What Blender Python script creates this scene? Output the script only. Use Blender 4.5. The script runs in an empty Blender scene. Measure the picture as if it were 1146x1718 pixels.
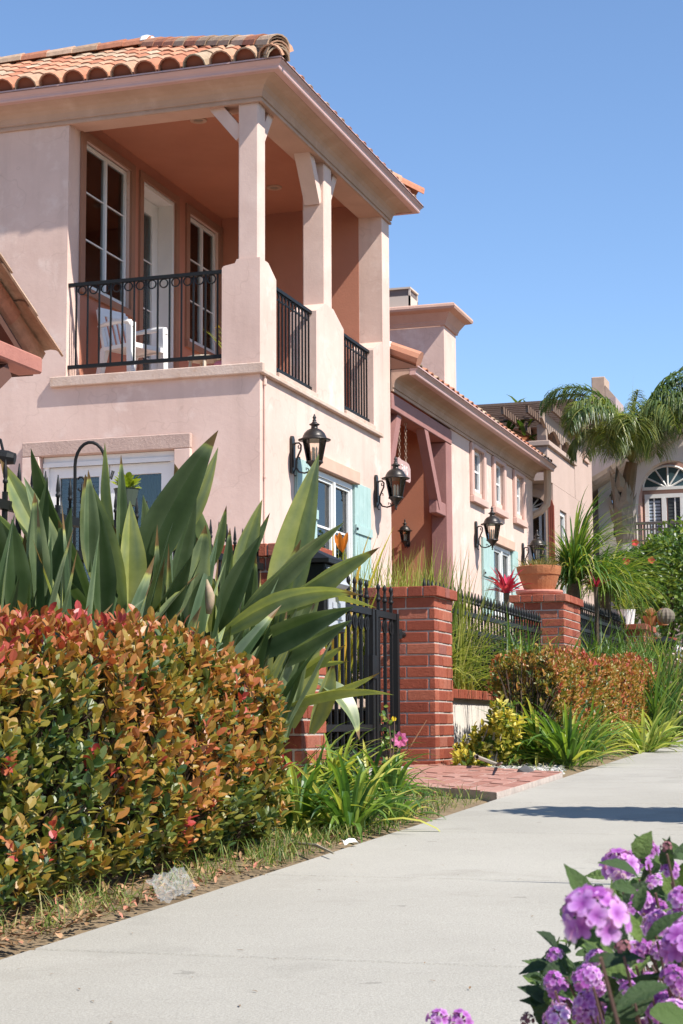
import bpy, math, random
from mathutils import Vector, Matrix, noise
RND = random.Random(11)
PI = math.pi
C = bpy.context.scene.collection
SC = bpy.context.scene
# ------------------------------------------------------------------ camera, sky, sun, exposure
EYE = Vector((0, 0, .62)); FPX = 2961.0
YAW, PITCH, ROLL = math.radians(17.84), math.radians(6.98), math.radians(-.31)
s_, c_, sp_, cp_ = math.sin(YAW), math.cos(YAW), math.sin(PITCH), math.cos(PITCH)
FWD = Vector((-s_*cp_, c_*cp_, sp_))
r0, u0 = Vector((c_, s_, 0)), Vector((s_*sp_, -c_*sp_, cp_))
RGT = r0*math.cos(ROLL) + u0*math.sin(ROLL)
UPV = u0*math.cos(ROLL) - r0*math.sin(ROLL)
cam = bpy.data.cameras.new('camera')
cam.sensor_fit = 'HORIZONTAL'; cam.sensor_width = 36; cam.lens = FPX/1146*36
cam.clip_start = .05; cam.clip_end = 2000
cam.dof.use_dof = True; cam.dof.focus_distance = 9.5; cam.dof.aperture_fstop = 48
co = bpy.data.objects.new('camera', cam); C.objects.link(co)
m = Matrix((RGT, UPV, -FWD)).transposed().to_4x4(); m.translation = EYE
co.matrix_world = m; SC.camera = co
SUN = Vector((.165, -.053, .200)).normalized()          # towards the sun
w = bpy.data.worlds.new('World'); SC.world = w; w.use_nodes = True
nt = w.node_tree; sky = nt.nodes.new('ShaderNodeTexSky'); sky.sky_type = 'NISHITA'; sky.sun_disc = False
sky.sun_elevation = math.asin(SUN.z); sky.sun_rotation = math.atan2(SUN.x, SUN.y)
sky.altitude = 800; sky.air_density = 1.0; sky.dust_density = 0.; sky.ozone_density = 4.6
nt.links.new(sky.outputs[0], nt.nodes['Background'].inputs[0]); nt.nodes['Background'].inputs[1].default_value = .13
sl = bpy.data.lights.new('sun', 'SUN'); sl.energy = 5.0; sl.angle = math.radians(.53); sl.color = (1, .955, .88)
so = bpy.data.objects.new('sun', sl); C.objects.link(so)
so.rotation_euler = SUN.to_track_quat('Z', 'Y').to_euler()
SC.view_settings.view_transform = 'Standard'; SC.view_settings.look = 'None'
SC.view_settings.exposure = .66; SC.view_settings.gamma = 1; SC.view_settings.use_curve_mapping = False
SC.cycles.max_bounces = 7; SC.cycles.transparent_max_bounces = 10; SC.cycles.use_denoising = True
GRADE = .032
# ------------------------------------------------------------------ measuring helpers: a sight line met with a real plane
def sight(px, py): return FWD + RGT*((px-573)/FPX) + UPV*((859-py)/FPX)
def onX(px, py, x): d = sight(px, py); return EYE + d*(x/d.x)
def onY(px, py, y): d = sight(px, py); return EYE + d*(y/d.y)
def at(px, py, dist): return EYE + sight(px, py)*dist
def gr(px, py, up=0):
    d = sight(px, py); return EYE + d*((EYE.z-up)/(GRADE*d.y - d.z))
def gz(y): return GRADE*min(y, 60.)
# ------------------------------------------------------------------ mesh building
class MB:
    def __init__(self): self.v = []; self.f = []; self.t = []
    def add(self, vs, fs, tint=0.):
        n = len(self.v); self.v.extend([tuple(p) for p in vs])
        self.f.extend([tuple(i+n for i in f) for f in fs])
        self.t.extend(tint if isinstance(tint, list) else [tint]*len(vs))
        return self
    def hexa(self, p, tint=0.):
        return self.add(p, [(0,3,2,1), (4,5,6,7), (0,1,5,4), (1,2,6,5), (2,3,7,6), (3,0,4,7)], tint)
    def box(self, x0, x1, y0, y1, z0, z1, tint=0.):
        return self.hexa([(x0,y0,z0), (x1,y0,z0), (x1,y1,z0), (x0,y1,z0), (x0,y0,z1), (x1,y0,z1), (x1,y1,z1), (x0,y1,z1)], tint)
    def cbox(self, x0, x1, y0, y1, z0, z1, b=.008, tint=0.):        # chamfered box
        vs = []
        for sx in (0,1):
            for sy in (0,1):
                for sz in (0,1):
                    X, Y, Z = (x0,x1)[sx], (y0,y1)[sy], (z0,z1)[sz]
                    ix, iy, iz = X+(b if sx == 0 else -b), Y+(b if sy == 0 else -b), Z+(b if sz == 0 else -b)
                    vs += [(X,iy,iz), (ix,Y,iz), (ix,iy,Z)]
        k = lambda sx, sy, sz, a: ((sx*2+sy)*2+sz)*3+a
        F = []
        for q in (0,1):
            a = [k(q,0,0,0), k(q,1,0,0), k(q,1,1,0), k(q,0,1,0)]; F.append(a if q else a[::-1])
            a = [k(0,q,0,1), k(1,q,0,1), k(1,q,1,1), k(0,q,1,1)]; F.append(a[::-1] if q else a)
            a = [k(0,0,q,2), k(1,0,q,2), k(1,1,q,2), k(0,1,q,2)]; F.append(a if q else a[::-1])
        for p in (0,1):
            for q in (0,1):
                F.append([k(p,q,0,0), k(p,q,1,0), k(p,q,1,1), k(p,q,0,1)] if p != q else [k(p,q,0,0), k(p,q,0,1), k(p,q,1,1), k(p,q,1,0)])
                F.append([k(p,0,q,0), k(p,1,q,0), k(p,1,q,2), k(p,0,q,2)][::(1 if p == q else 1)])
                F.append([k(0,p,q,1), k(1,p,q,1), k(1,p,q,2), k(0,p,q,2)])
                for r in (0,1): F.append([k(p,q,r,0), k(p,q,r,1), k(p,q,r,2)])
        return self.add(vs, F, tint)
    def prism(self, poly, d, tint=0.):                              # closed polygon (3-D points) swept by vector d
        n = len(poly); d = Vector(d)
        vs = [Vector(p) for p in poly] + [Vector(p)+d for p in poly]
        return self.add(vs, [tuple(range(n))[::-1], tuple(range(n, 2*n))] + [(i, (i+1) % n, (i+1) % n+n, i+n) for i in range(n)], tint)
    def tube(self, pts, r, n=6, tint=0., cap=True):
        pts = [Vector(p) for p in pts]; k = len(pts)
        rs = list(r) if hasattr(r, '__len__') else [r]*k
        vs = []; prev = None
        for i, p in enumerate(pts):
            d = (pts[min(i+1, k-1)] - pts[max(i-1, 0)]).normalized()
            if prev is None:
                a = d.cross(Vector((0,0,1)))
                if a.length < .05: a = d.cross(Vector((1,0,0)))
            else: a = prev - d*prev.dot(d)
            if a.length < 1e-6: a = Vector((1,0,0))
            a.normalize(); prev = a; b = d.cross(a)
            vs += [p + (a*math.cos(2*PI*j/n) + b*math.sin(2*PI*j/n))*rs[i] for j in range(n)]
        fs = [(i*n+j, i*n+(j+1) % n, (i+1)*n+(j+1) % n, (i+1)*n+j) for i in range(k-1) for j in range(n)]
        if cap: fs += [tuple(range(n))[::-1], tuple(range((k-1)*n, k*n))]
        return self.add(vs, fs, tint)
    def lathe(self, prof, c, n=16, tint=0.):                        # prof: (radius, height) pairs
        c = Vector(c); k = len(prof)
        vs = [c + Vector((r*math.cos(2*PI*j/n), r*math.sin(2*PI*j/n), h)) for r, h in prof for j in range(n)]
        fs = [(i*n+j, i*n+(j+1) % n, (i+1)*n+(j+1) % n, (i+1)*n+j) for i in range(k-1) for j in range(n)]
        fs += [tuple(range(n))[::-1], tuple(range((k-1)*n, k*n))]
        return self.add(vs, fs, tint)
    def quad(self, a, b, c, d, tint=0.): return self.add([a,b,c,d], [(0,1,2,3)], tint)
    def leaf(self, p, d, nrm, L, W, fold=.25, curl=.15, tint=0., prof=(.12,.8,1.,.62), rows=(0.,.3,.62,.86,1.)):
        d = d.normalized(); s = d.cross(nrm)
        if s.length < 1e-4: s = d.cross(Vector((.3,.5,.8)))
        s.normalize(); n = s.cross(d)
        vs = []; k = len(rows)
        for i, t in enumerate(rows):
            c = p + d*(L*t) - n*(curl*L*t*t)
            if i == k-1: vs.append(c); break
            h = W*.5*prof[i]
            vs += [c - s*h + n*(h*fold), c, c + s*h + n*(h*fold)]
        fs = []
        for i in range(k-2):
            a = i*3; fs += [(a, a+1, a+4, a+3), (a+1, a+2, a+5, a+4)]
        a = (k-2)*3; tip = len(vs)-1
        fs += [(a, a+1, tip), (a+1, a+2, tip)]
        return self.add(vs, fs, tint)
    def blade(self, p, az, el, L, W, droop=1.2, n=6, fold=.3, tint=0., twist=0., tipw=.0, basew=.5, peak=.35, jit=0.):
        p = Vector(p); h = Vector((math.cos(az), math.sin(az), 0)); vs = []; st = L/n; e = el
        side = Vector((-h.y, h.x, 0)); c = p.copy()
        for i in range(n+1):
            t = i/n
            d = h*math.cos(e) + Vector((0,0,1))*math.sin(e)
            nn = side.cross(d); sd = side*math.cos(twist*t) + nn*math.sin(twist*t)
            up = sd.cross(d) * -1
            wv = W*.5*((basew + (1-basew)*min(1, t/peak)) if t < peak else (tipw + (1-tipw)*(1-((t-peak)/(1-peak))**1.6)))
            wv = max(wv, W*.01)
            vs += [c - sd*wv - up*(-wv*fold), c, c + sd*wv - up*(-wv*fold)]
            c = c + d*st; e -= droop*(.4+1.2*t)/n
            if jit: c = c + side*RND.uniform(-jit, jit)
        fs = []
        for i in range(n):
            a = i*3; fs += [(a, a+1, a+4, a+3), (a+1, a+2, a+5, a+4)]
        return self.add(vs, fs, tint)
    def mesh(self, name, mats, center=True, smooth=False):
        me = bpy.data.meshes.new(name)
        o = Vector((0,0,0))
        if center and self.v:
            lo = [min(p[i] for p in self.v) for i in range(3)]; hi = [max(p[i] for p in self.v) for i in range(3)]
            o = Vector([(a+b)/2 for a, b in zip(lo, hi)])
            vs = [(p[0]-o.x, p[1]-o.y, p[2]-o.z) for p in self.v]
        else: vs = self.v
        me.from_pydata(vs, [], self.f)
        for mt in (mats if isinstance(mats, (list, tuple)) else [mats]): me.materials.append(mt)
        if any(self.t):
            at_ = me.attributes.new('tint', 'FLOAT', 'POINT'); at_.data.foreach_set('value', self.t)
        if smooth: me.polygons.foreach_set('use_smooth', [True]*len(me.polygons))
        me.update()
        return me, o
    def build(self, name, mat, parent=None, smooth=False, **tags):
        if not self.v: return None
        me, o = self.mesh(name, mat, True, smooth)
        return put(name, me, o, parent, **tags)
WL = {}
def put(name, me, loc, parent=None, rot=None, scale=None, **tags):
    ob = bpy.data.objects.new(name, me); C.objects.link(ob)
    ob.location = loc
    if rot is not None: ob.rotation_euler = rot
    if scale is not None: ob.scale = scale if hasattr(scale, '__len__') else (scale,)*3
    if parent is not None:
        ob.parent = parent; ob.matrix_parent_inverse = Matrix.Translation(-WL[parent.name])
    WL[ob.name] = Vector(loc)
    for k, v in tags.items(): ob[{'cat': 'category'}.get(k, k)] = v
    return ob
def putm(name, me, mat4, parent):
    ob = bpy.data.objects.new(name, me); C.objects.link(ob)
    ob.parent = parent; ob.matrix_parent_inverse = Matrix.Translation(-WL[parent.name]); ob.matrix_basis = mat4
    WL[ob.name] = mat4.translation.copy()
    return ob
def thing(name, label, cat, loc, group=None):
    ob = bpy.data.objects.new(name, None); C.objects.link(ob); ob.location = loc; ob.empty_display_size = .1
    ob['label'] = label; ob['category'] = cat
    if group: ob['group'] = group
    WL[ob.name] = Vector(loc); return ob
def struct(ob): ob['kind'] = 'structure'; return ob
def stuff(ob): ob['kind'] = 'stuff'; return ob
# local frames for facades: u runs along the wall, n points out of it
class Fr:
    def __init__(self, o, u, n): self.o, self.u, self.n = Vector(o), Vector(u), Vector(n)
    def p(self, u, z, n): return self.o + self.u*u + self.n*n + Vector((0,0,z))
def lb(mb, fr, a, b, z0, z1, n0, n1, tint=0.):
    p = [fr.p(a,z0,n0), fr.p(b,z0,n0), fr.p(b,z0,n1), fr.p(a,z0,n1), fr.p(a,z1,n0), fr.p(b,z1,n0), fr.p(b,z1,n1), fr.p(a,z1,n1)]
    if fr.u.cross(fr.n).z < 0: p = [p[3],p[2],p[1],p[0],p[7],p[6],p[5],p[4]]
    return mb.hexa(p, tint)
def wall(mb, fr, a, b, z0, z1, th, holes=()):
    us = sorted({a, b, *[h[0] for h in holes], *[h[1] for h in holes]})
    for i in range(len(us)-1):
        l, r = us[i], us[i+1]; mid = (l+r)/2; z = z0
        for h in sorted([h for h in holes if h[0] < mid < h[1]], key=lambda h: h[2]):
            if h[2] > z: lb(mb, fr, l, r, z, h[2], -th, 0)
            z = h[3]
        if z1 > z: lb(mb, fr, l, r, z, z1, -th, 0)
    return mb
# ------------------------------------------------------------------ materials
def M(name, col, rough=.75, col2=None, scale=3., detail=5., bump=0., bscale=40., spec=.3, metal=0., rnd=None, tint=None, transl=0., dirt=None, hue=None, cracks=0., streak=0., spots=None):
    mt = bpy.data.materials.new(name); mt.use_nodes = True
    N = mt.node_tree.nodes; L = mt.node_tree.links; b = N['Principled BSDF']
    b.inputs['Roughness'].default_value = rough; b.inputs['Metallic'].default_value = metal
    b.inputs['Specular IOR Level'].default_value = spec
    geo = N.new('ShaderNodeNewGeometry')
    def nz(sc, det=5., rgh=.55, vec=None):
        n = N.new('ShaderNodeTexNoise'); n.inputs['Scale'].default_value = sc; n.inputs['Detail'].default_value = det; n.inputs['Roughness'].default_value = rgh
        L.new(vec or geo.outputs['Position'], n.inputs['Vector']); return n
    def ramp(fac, stops):
        r = N.new('ShaderNodeValToRGB'); e = r.color_ramp.elements
        e[0].position, e[0].color = stops[0][0], (*stops[0][1], 1); e[1].position, e[1].color = stops[-1][0], (*stops[-1][1], 1)
        for p, c in stops[1:-1]: q = e.new(p); q.color = (*c, 1)
        L.new(fac, r.inputs[0]); return r.outputs[0]
    def mix(f, a, bb, mode='MIX'):
        x = N.new('ShaderNodeMix'); x.data_type = 'RGBA'; x.blend_type = mode
        if isinstance(f, float): x.inputs[0].default_value = f
        else: L.new(f, x.inputs[0])
        for i, q in ((6, a), (7, bb)):
            if isinstance(q, tuple): x.inputs[i].default_value = (*q, 1)
            else: L.new(q, x.inputs[i])
        return x.outputs[2]
    out = tuple(col)
    if rnd:
        oi = N.new('ShaderNodeObjectInfo'); out = ramp(oi.outputs['Random'], rnd)
    if tint:
        ta = N.new('ShaderNodeAttribute'); ta.attribute_name = 'tint'; out = ramp(ta.outputs['Fac'], tint)
    if col2 is not None:
        n = nz(scale, detail, .6); f = ramp(n.outputs['Fac'], [(.34, (0,0,0)), (.68, (1,1,1))])
        out = mix(f, out, tuple(col2)) if not (rnd or tint) else mix(f, out, mix(1., out, tuple(col2), 'MULTIPLY'))
    if dirt is not None:                                             # worn or stained patches with a shape of their own
        n = nz(dirt[1], 8., .7); f = ramp(n.outputs['Fac'], [(dirt[2], (0,0,0)), (dirt[2]+.14, (1,1,1))])
        mm = N.new('ShaderNodeMath'); mm.operation = 'MULTIPLY'; mm.inputs[1].default_value = dirt[3]; L.new(f, mm.inputs[0])
        out = mix(mm.outputs[0], out, tuple(dirt[0]))
    if spots:                                                        # small dark stains and gum marks
        for sc_, th, am in spots:
            n = nz(sc_, 3., .5); f = ramp(n.outputs['Fac'], [(th, (1,1,1)), (th+.03, (1-am,)*3)]); out = mix(1., out, f, 'MULTIPLY')
    if streak:                                                       # faint rain streaks and trowel sweeps worked into the coat
        vm = N.new('ShaderNodeVectorMath'); vm.operation = 'MULTIPLY'; vm.inputs[1].default_value = (5., 5., .55); L.new(geo.outputs['Position'], vm.inputs[0])
        n = nz(1., 6., .6, vm.outputs[0]); f = ramp(n.outputs['Fac'], [(.50, (1,1,1)), (.72, (1-streak, 1-streak*1.05, 1-streak*1.1))]); out = mix(1., out, f, 'MULTIPLY')
        n = nz(1.6, 3., .5); mk = N.new('ShaderNodeMath'); mk.operation = 'SUBTRACT'; mk.inputs[1].default_value = .5; L.new(n.outputs['Fac'], mk.inputs[0]); ab = N.new('ShaderNodeMath'); ab.operation = 'ABSOLUTE'; L.new(mk.outputs[0], ab.inputs[0])
        f = ramp(ab.outputs[0], [(0., (.80,.78,.76)), (.006, (1,1,1))]); out = mix(.5, out, mix(1., out, f, 'MULTIPLY'))
    if cracks:                                                       # fine sandy speckle
        n = nz(220., 2., .5); f = ramp(n.outputs['Fac'], [(.36, (cracks,)*3), (.5, (1,1,1)), (.66, (1.12,)*3)]); out = mix(1., out, f, 'MULTIPLY')
    if isinstance(out, tuple): b.inputs['Base Color'].default_value = (*out, 1)
    else: L.new(out, b.inputs['Base Color'])
    if bump:
        n = nz(bscale, 6., .65); bp = N.new('ShaderNodeBump'); bp.inputs['Strength'].default_value = bump; bp.inputs['Distance'].default_value = .02
        L.new(n.outputs['Fac'], bp.inputs['Height']); L.new(bp.outputs[0], b.inputs['Normal'])
    if transl:
        tr = N.new('ShaderNodeBsdfTranslucent'); ms = N.new('ShaderNodeMixShader'); ms.inputs[0].default_value = transl
        if isinstance(out, tuple): tr.inputs[0].default_value = (*[min(1, q*1.5) for q in out], 1)
        else: L.new(mix(1., out, (1.5, 1.6, .8), 'MULTIPLY'), tr.inputs[0])
        L.new(b.outputs[0], ms.inputs[1]); L.new(tr.outputs[0], ms.inputs[2]); L.new(ms.outputs[0], N['Material Output'].inputs[0])
    return mt
def glass(name, tintc=(.55,.6,.6), refl=.12):
    mt = bpy.data.materials.new(name); mt.use_nodes = True
    N = mt.node_tree.nodes; L = mt.node_tree.links; N.remove(N['Principled BSDF'])
    t = N.new('ShaderNodeBsdfTransparent'); t.inputs[0].default_value = (*tintc, 1)
    g = N.new('ShaderNodeBsdfGlossy'); g.inputs['Roughness'].default_value = .02
    lw = N.new('ShaderNodeFresnel'); lw.inputs[0].default_value = 1.5
    ad = N.new('ShaderNodeMath'); ad.operation = 'MULTIPLY_ADD'; ad.inputs[1].default_value = 1.; ad.inputs[2].default_value = refl-.04; L.new(lw.outputs[0], ad.inputs[0])
    ms = N.new('ShaderNodeMixShader'); L.new(ad.outputs[0], ms.inputs[0]); L.new(t.outputs[0], ms.inputs[1]); L.new(g.outputs[0], ms.inputs[2])
    L.new(ms.outputs[0], N['Material Output'].inputs[0]); return mt
stucco = M('pink stucco', (.705,.515,.435), .9, (.60,.42,.35), 1.0, 9., .12, 18, .15, dirt=((.77,.615,.535), 1.9, .54, .75), streak=.10)
stucco_in = M('terracotta stucco', (.46,.19,.115), .9, (.41,.165,.10), 1.5, 6., .12, 40, .15)
cornice_m = M('cornice stucco', (.50,.34,.26), .9, (.42,.28,.205), 2., 6., .15, 45, .15, dirt=((.58,.42,.34), 3., .55, .5))
trim_m = M('rose trim stucco', (.52,.33,.26), .9, (.47,.30,.24), 2.5, 6., .3, 50, .15)
beam_m = M('mauve painted timber', (.33,.16,.14), .7, (.29,.14,.125), 4., 5., .2, 30, .25)
gutter_m = M('rose painted metal', (.58,.36,.32), .42, (.53,.33,.295), 3., 4., .05, 20, .45)
ledge_m = M('worn cream ledge', (.60,.46,.38), .9, (.50,.36,.28), 4., 6., .3, 40, .15, dirt=((.40,.22,.13), 7., .56, .7))
tile_m = M('clay roof tile', (.5,.22,.13), .85, (.72,.72,.72), 14., 6., .25, 60, .2,
           rnd=[(0., (.42,.17,.10)), (.3, (.52,.22,.13)), (.55, (.56,.28,.17)), (.75, (.47,.30,.20)), (.9, (.42,.32,.22)), (1., (.60,.40,.28))])
brick_m = M('red brick', (.4,.12,.07), .85, (.78,.72,.7), 30., 6., .35, 90, .2,
            rnd=[(0., (.23,.058,.035)), (.3, (.31,.080,.045)), (.7, (.36,.105,.060)), (.9, (.40,.14,.085)), (1., (.28,.10,.075))], dirt=((.42,.28,.23), 9., .63, .35))
paver_m = M('path brick', (.45,.2,.14), .9, (.8,.76,.74), 25., 6., .3, 70, .15,
            rnd=[(0., (.34,.165,.125)), (.5, (.41,.205,.16)), (1., (.45,.26,.21))], dirt=((.5,.39,.33), 6., .54, .6))
mortar_m = M('pale mortar', (.50,.42,.36), .95, (.38,.32,.28), 20., 5., .4, 90, .1)
concrete = M('pale concrete', (.395,.37,.32), .92, (.33,.308,.265), .8, 9., .25, 160, .15, dirt=((.29,.265,.225), 2.4, .56, .55), cracks=.88, spots=((9., .72, .22), (26., .74, .25), (1.7, .62, .07)))
iron = M('black iron', (.010,.010,.010), .55, None, bump=.05, spec=.25)
bronze = M('dark bronze', (.045,.038,.034), .38, (.03,.027,.026), 12., 4., .1, 60, .5, .5)
white_m = M('white vinyl', (.74,.73,.70), .5, (.68,.67,.65), 5.)
plastic_m = M('white plastic', (.78,.77,.74), .45, spec=.4)
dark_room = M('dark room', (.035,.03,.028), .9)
blind_m = M('wood blind', (.42,.25,.18), .7, (.36,.21,.15), 10.)
whiteblind = M('white blind', (.62,.62,.62), .7)
curtain_g = M('green curtain', (.16,.23,.03), .9, (.12,.18,.022), 12.)
teal = M('teal painted wood', (.38,.51,.475), .7, (.32,.45,.42), 6., 6., .2, 60, .25, dirt=((.48,.58,.54), 8., .58, .6))
pane = glass('window glass', (.78,.82,.82), .08); lampglass = glass('lantern glass', (.97,.94,.88), .05)
terra = M('terracotta pot', (.42,.17,.075), .85, (.34,.125,.055), 9., 6., .3, 60, .2, dirt=((.50,.30,.2), 12., .6, .5))
soil = M('dry soil', (.20,.145,.09), .95, (.27,.20,.125), 6., 8., .6, 50, .1, dirt=((.12,.085,.05), 18., .58, .6))
lawnsoil = M('yard soil', (.12,.09,.055), .95, (.09,.075,.04), 3., 8., .6, 30, .1)
asphalt = M('asphalt', (.05,.05,.05), .9, (.065,.063,.06), 8., 6., .3, 150, .2)
bark = M('bark', (.11,.08,.055), .9, (.07,.05,.035), 14., 6., .6, 40, .1)
# ================================================================== GROUND
XS = -1.96                                                          # street-side edge of the planting strip
def sheet(name, xs, ys, zf, mat, **k):
    mb = MB(); vs = [(x, y, zf(x, y)) for y in ys for x in xs]; n = len(xs)
    mb.add(vs, [(j*n+i, j*n+i+1, (j+1)*n+i+1, (j+1)*n+i) for j in range(len(ys)-1) for i in range(n-1)])
    return struct(mb.build(name, mat, smooth=True))
def lin(a, b, n): return [a+(b-a)*i/(n-1) for i in range(n)]
sheet('ground', [-600, -200, -60, -30, 4.5, 30, 60, 200, 600], [-300, -60, -20, -5, 0, 20, 40, 60, 100, 200, 600], lambda x, y: gz(max(y, -300)) - .16, lawnsoil)
sheet('road', [1.1, 3, 6, 9], lin(-30, 60, 20), lambda x, y: gz(y) - .13, asphalt)
nzv = lambda x, y, s, a: noise.noise(Vector((x*s, y*s, .3)))*a
sheet('planting_strip', lin(-3.45, XS-.003, 14), lin(-2, 40, 240), lambda x, y: gz(y) - .012 + nzv(x, y, 3, .012) + nzv(x, y, 9, .010) - (.012 if x > XS-.08 else 0), soil)
sheet('yard', lin(-16, -3.46, 14), lin(-2, 60, 60), lambda x, y: max(.72, gz(y)+.36) + nzv(x, y, 2, .03), lawnsoil)
sheet('parkway_strip', lin(-.42, .9, 8), lin(-4, 40, 120), lambda x, y: gz(y) - .02 + nzv(x, y, 4, .02), soil)
kb = MB()
for i in range(40):
    y0 = -6 + i*1.2; kb.hexa([(.93, y0+.004, gz(y0)-.2), (1.09, y0+.004, gz(y0)-.2), (1.09, y0+1.196, gz(y0+1.2)-.2), (.93, y0+1.196, gz(y0+1.2)-.2),
                              (.93, y0+.004, gz(y0)), (1.09, y0+.004, gz(y0)), (1.09, y0+1.196, gz(y0+1.2)), (.93, y0+1.196, gz(y0+1.2))])
struct(kb.build('kerb', concrete))
# sidewalk: poured slabs with tooled joints, over a bed
sb = MB(); sb.hexa([(XS+.01,-3,gz(-3)-.1), (-.45,-3,gz(-3)-.1), (-.45,58,gz(58)-.1), (XS+.01,58,gz(58)-.1), (XS+.01,-3,gz(-3)-.009), (-.45,-3,gz(-3)-.009), (-.45,58,gz(58)-.009), (XS+.01,58,gz(58)-.009)])
walk = struct(sb.build('sidewalk', M('joint sand', (.23,.20,.165), .95)))
SL = 1.52
smb = MB(); w2 = (-.44-XS)/2
smb.cbox(-w2, w2, -SL/2+.004, SL/2-.004, -.1, 0, .009)
slab_me, _ = smb.mesh('concrete_slab', concrete, False)
for i in range(40):
    y = 3.73 - SL/2 - 3*SL + i*SL
    putm('concrete_slab', slab_me, Matrix.Translation((XS+w2, y, gz(y) + RND.uniform(-.001, .001))) @ Matrix.Rotation(math.atan(GRADE), 4, 'X'), walk)
# brick path from the gate to the sidewalk: skewed parallelogram of pavers
pt_ = MB(); pt_.box(-16, -4.15, 2, 16.1, .5, .93); struct(pt_.build('bounce_patio', M('pale rose patio', (.56,.43,.36), .9, (.50,.38,.31), 2.)))  # unseen pale slab, added to bounce warm sunlight onto the facade and eaves
pb = MB()
def pp(a, b, up): # a: 0 at the sidewalk .. 1 at the gate; b along
    x = XS - .004 - a*1.12; y = 8.56 + a*1.02 + b
    return Vector((x, y, gz(y) + up))
pb.hexa([pp(0,0,-.1), pp(0,1.72,-.1), pp(1,1.72,-.1), pp(1,0,-.1), pp(0,0,.027), pp(0,1.72,.027), pp(1,1.72,.027), pp(1,0,.027)])
path = struct(pb.build('brick_path', mortar_m))
for r in range(11):
    k = 0; b = -.1 if r % 2 else 0.
    while b < 1.715:
        l, h = max(b, 0)+.004, min(b+.205, 1.72)-.004
        if h-l > .03:
            a0, a1 = (r+.045)/11, (r+.955)/11; z = .03 + RND.uniform(-.0025, .0025)
            q = MB(); q.hexa([pp(a0,l,-.02), pp(a0,h,-.02), pp(a1,h,-.02), pp(a1,l,-.02), pp(a0,l,z), pp(a0,h,z), pp(a1,h,z), pp(a1,l,z)])
            q.build('brick', paver_m, path)
        b += .205
# doorstep slab by the gate
q = MB(); q.cbox(-3.42, -2.98, 9.35, 11.0, .2, gz(10)+.055, .01); struct(q.build('gate_step', concrete))
# ================================================================== THE PINK HOUSE
XW, YF, YB, XL = -6.06, 16.2, 20.84, -8.2
house = thing('stucco_house', 'pink two-storey stucco house with corner balcony and clay tiled roof', 'house', (-9, 20, 1.2))
FF = Fr((0,YF,0), (1,0,0), (0,-1,0)); FS = Fr((XW,0,0), (0,1,0), (1,0,0)); FB = Fr((XL,0,0), (0,1,0), (1,0,0))
mb = MB()
wall(mb, FF, -15, XW, .2, 4.14, .3, [(-8.46, -6.96, 1.40, 3.41)])
wall(mb, FF, -15, XL, 4.14, 6.96, .3)
wall(mb, FS, YF+.3, YB, .2, 4.14, .3, [(17.86, 19.22, 2.2, 3.40)])
wall(mb, FB, YF+.3, 20.52, 4.14, 7.2, .3, [(16.56, 17.72, 5.30, 6.90), (18.05, 19.0, 4.2, 6.90), (19.42, 20.40, 5.30, 6.90)])
mb.box(-8.5, XW, 20.52, YB, 4.14, 7.2)                                # far wall of the balcony
mb.box(-15, XW-.3, YB-.32, YB, .2, 4.14); mb.box(-15, -8.5, YB-.32, YB, 4.14, 7.2); mb.box(-15, -14.7, YF+.3, YB-.32, .2, 7.2)
mb.box(XL, XW-.02, YF+.02, 20.52, 4.02, 4.16)                         # balcony floor
mb.build('main_wall', stucco, house)
mb = MB(); mb.box(XL, XW-.3, YF+.3, 20.52, 7.12, 7.2); mb.build('balcony_ceiling', stucco_in, house)
# balcony inner skin (terracotta colour, 4 mm proud of the far wall and the window wall)
mb = MB(); lb(mb, Fr((0,20.52,0),(1,0,0),(0,-1,0)), XL+.004, XW-.3, 4.17, 7.119, 0, .004)
for a, b, z0, z1 in ((16.505,16.56,4.17,7.119),(17.72,18.05,4.17,7.119),(19.0,19.42,4.17,7.119),(20.40,20.515,4.17,7.119),(16.56,17.72,6.90,7.119),(18.05,19.0,6.90,7.119),(19.42,20.40,6.90,7.119),(16.56,17.72,4.17,5.30),(19.42,20.40,4.17,5.30)):
    lb(mb, FB, a, b, z0, z1, 0, .004)
mb.build('balcony_lining', M('lining terracotta stucco', (.46,.20,.13), .9, (.41,.175,.115), 1.5, 6., .12, 40, .15), house)
# piers, posts, beams
def shoulder_pier(y0, y1, ya, yb):                                    # side pier: wide foot, sloped shoulders, narrow post above
    q = MB(); z = 5.26
    q.prism([(XW, y0, 4.141), (XW, y1, 4.141), (XW, y1, z-.09), (XW, yb, z+.06), (XW, ya, z+.06), (XW, y0, z-.09)], (-.30, 0, 0)); return q
q = MB(); q.prism([(-6.47, YF, 4.141), (XW, YF, 4.141), (XW, YF, 5.32), (-6.31, YF, 5.32), (-6.33, YF, 5.28), (-6.45, YF, 5.26), (-6.47, YF, 5.24)], (0, .24, 0))
q.prism([(XW, YF+.24, 4.141), (XW, YF+.48, 4.141), (XW, YF+.48, 5.20), (XW, YF+.24, 5.32)], (-.30, 0, 0))
q.build('corner_pier', stucco, house)
shoulder_pier(17.96, 18.95, 18.27, 18.57).build('side_pier', stucco, house)
q = MB(); q.prism([(XW, 20.12, 4.141), (XW, 20.525, 4.141), (XW, 20.525, 5.36), (XW, 20.50, 5.34), (XW, 20.14, 5.20), (XW, 20.12, 5.17)], (-.30, 0, 0)); q.build('side_pier', stucco, house)
post_m = M('pale stucco post', (.70,.52,.44), .9, (.61,.435,.365), 3., 6., .12, 40, .15)
q = MB(); q.cbox(-6.30, -6.085, YF+.015, YF+.225, 5.31, 6.96, .012); q.build('balcony_post', post_m, house)
q = MB(); q.cbox(XW-.27, XW-.01, 18.29, 18.55, 5.31, 6.96, .012); q.build('balcony_post', post_m, house)
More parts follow.
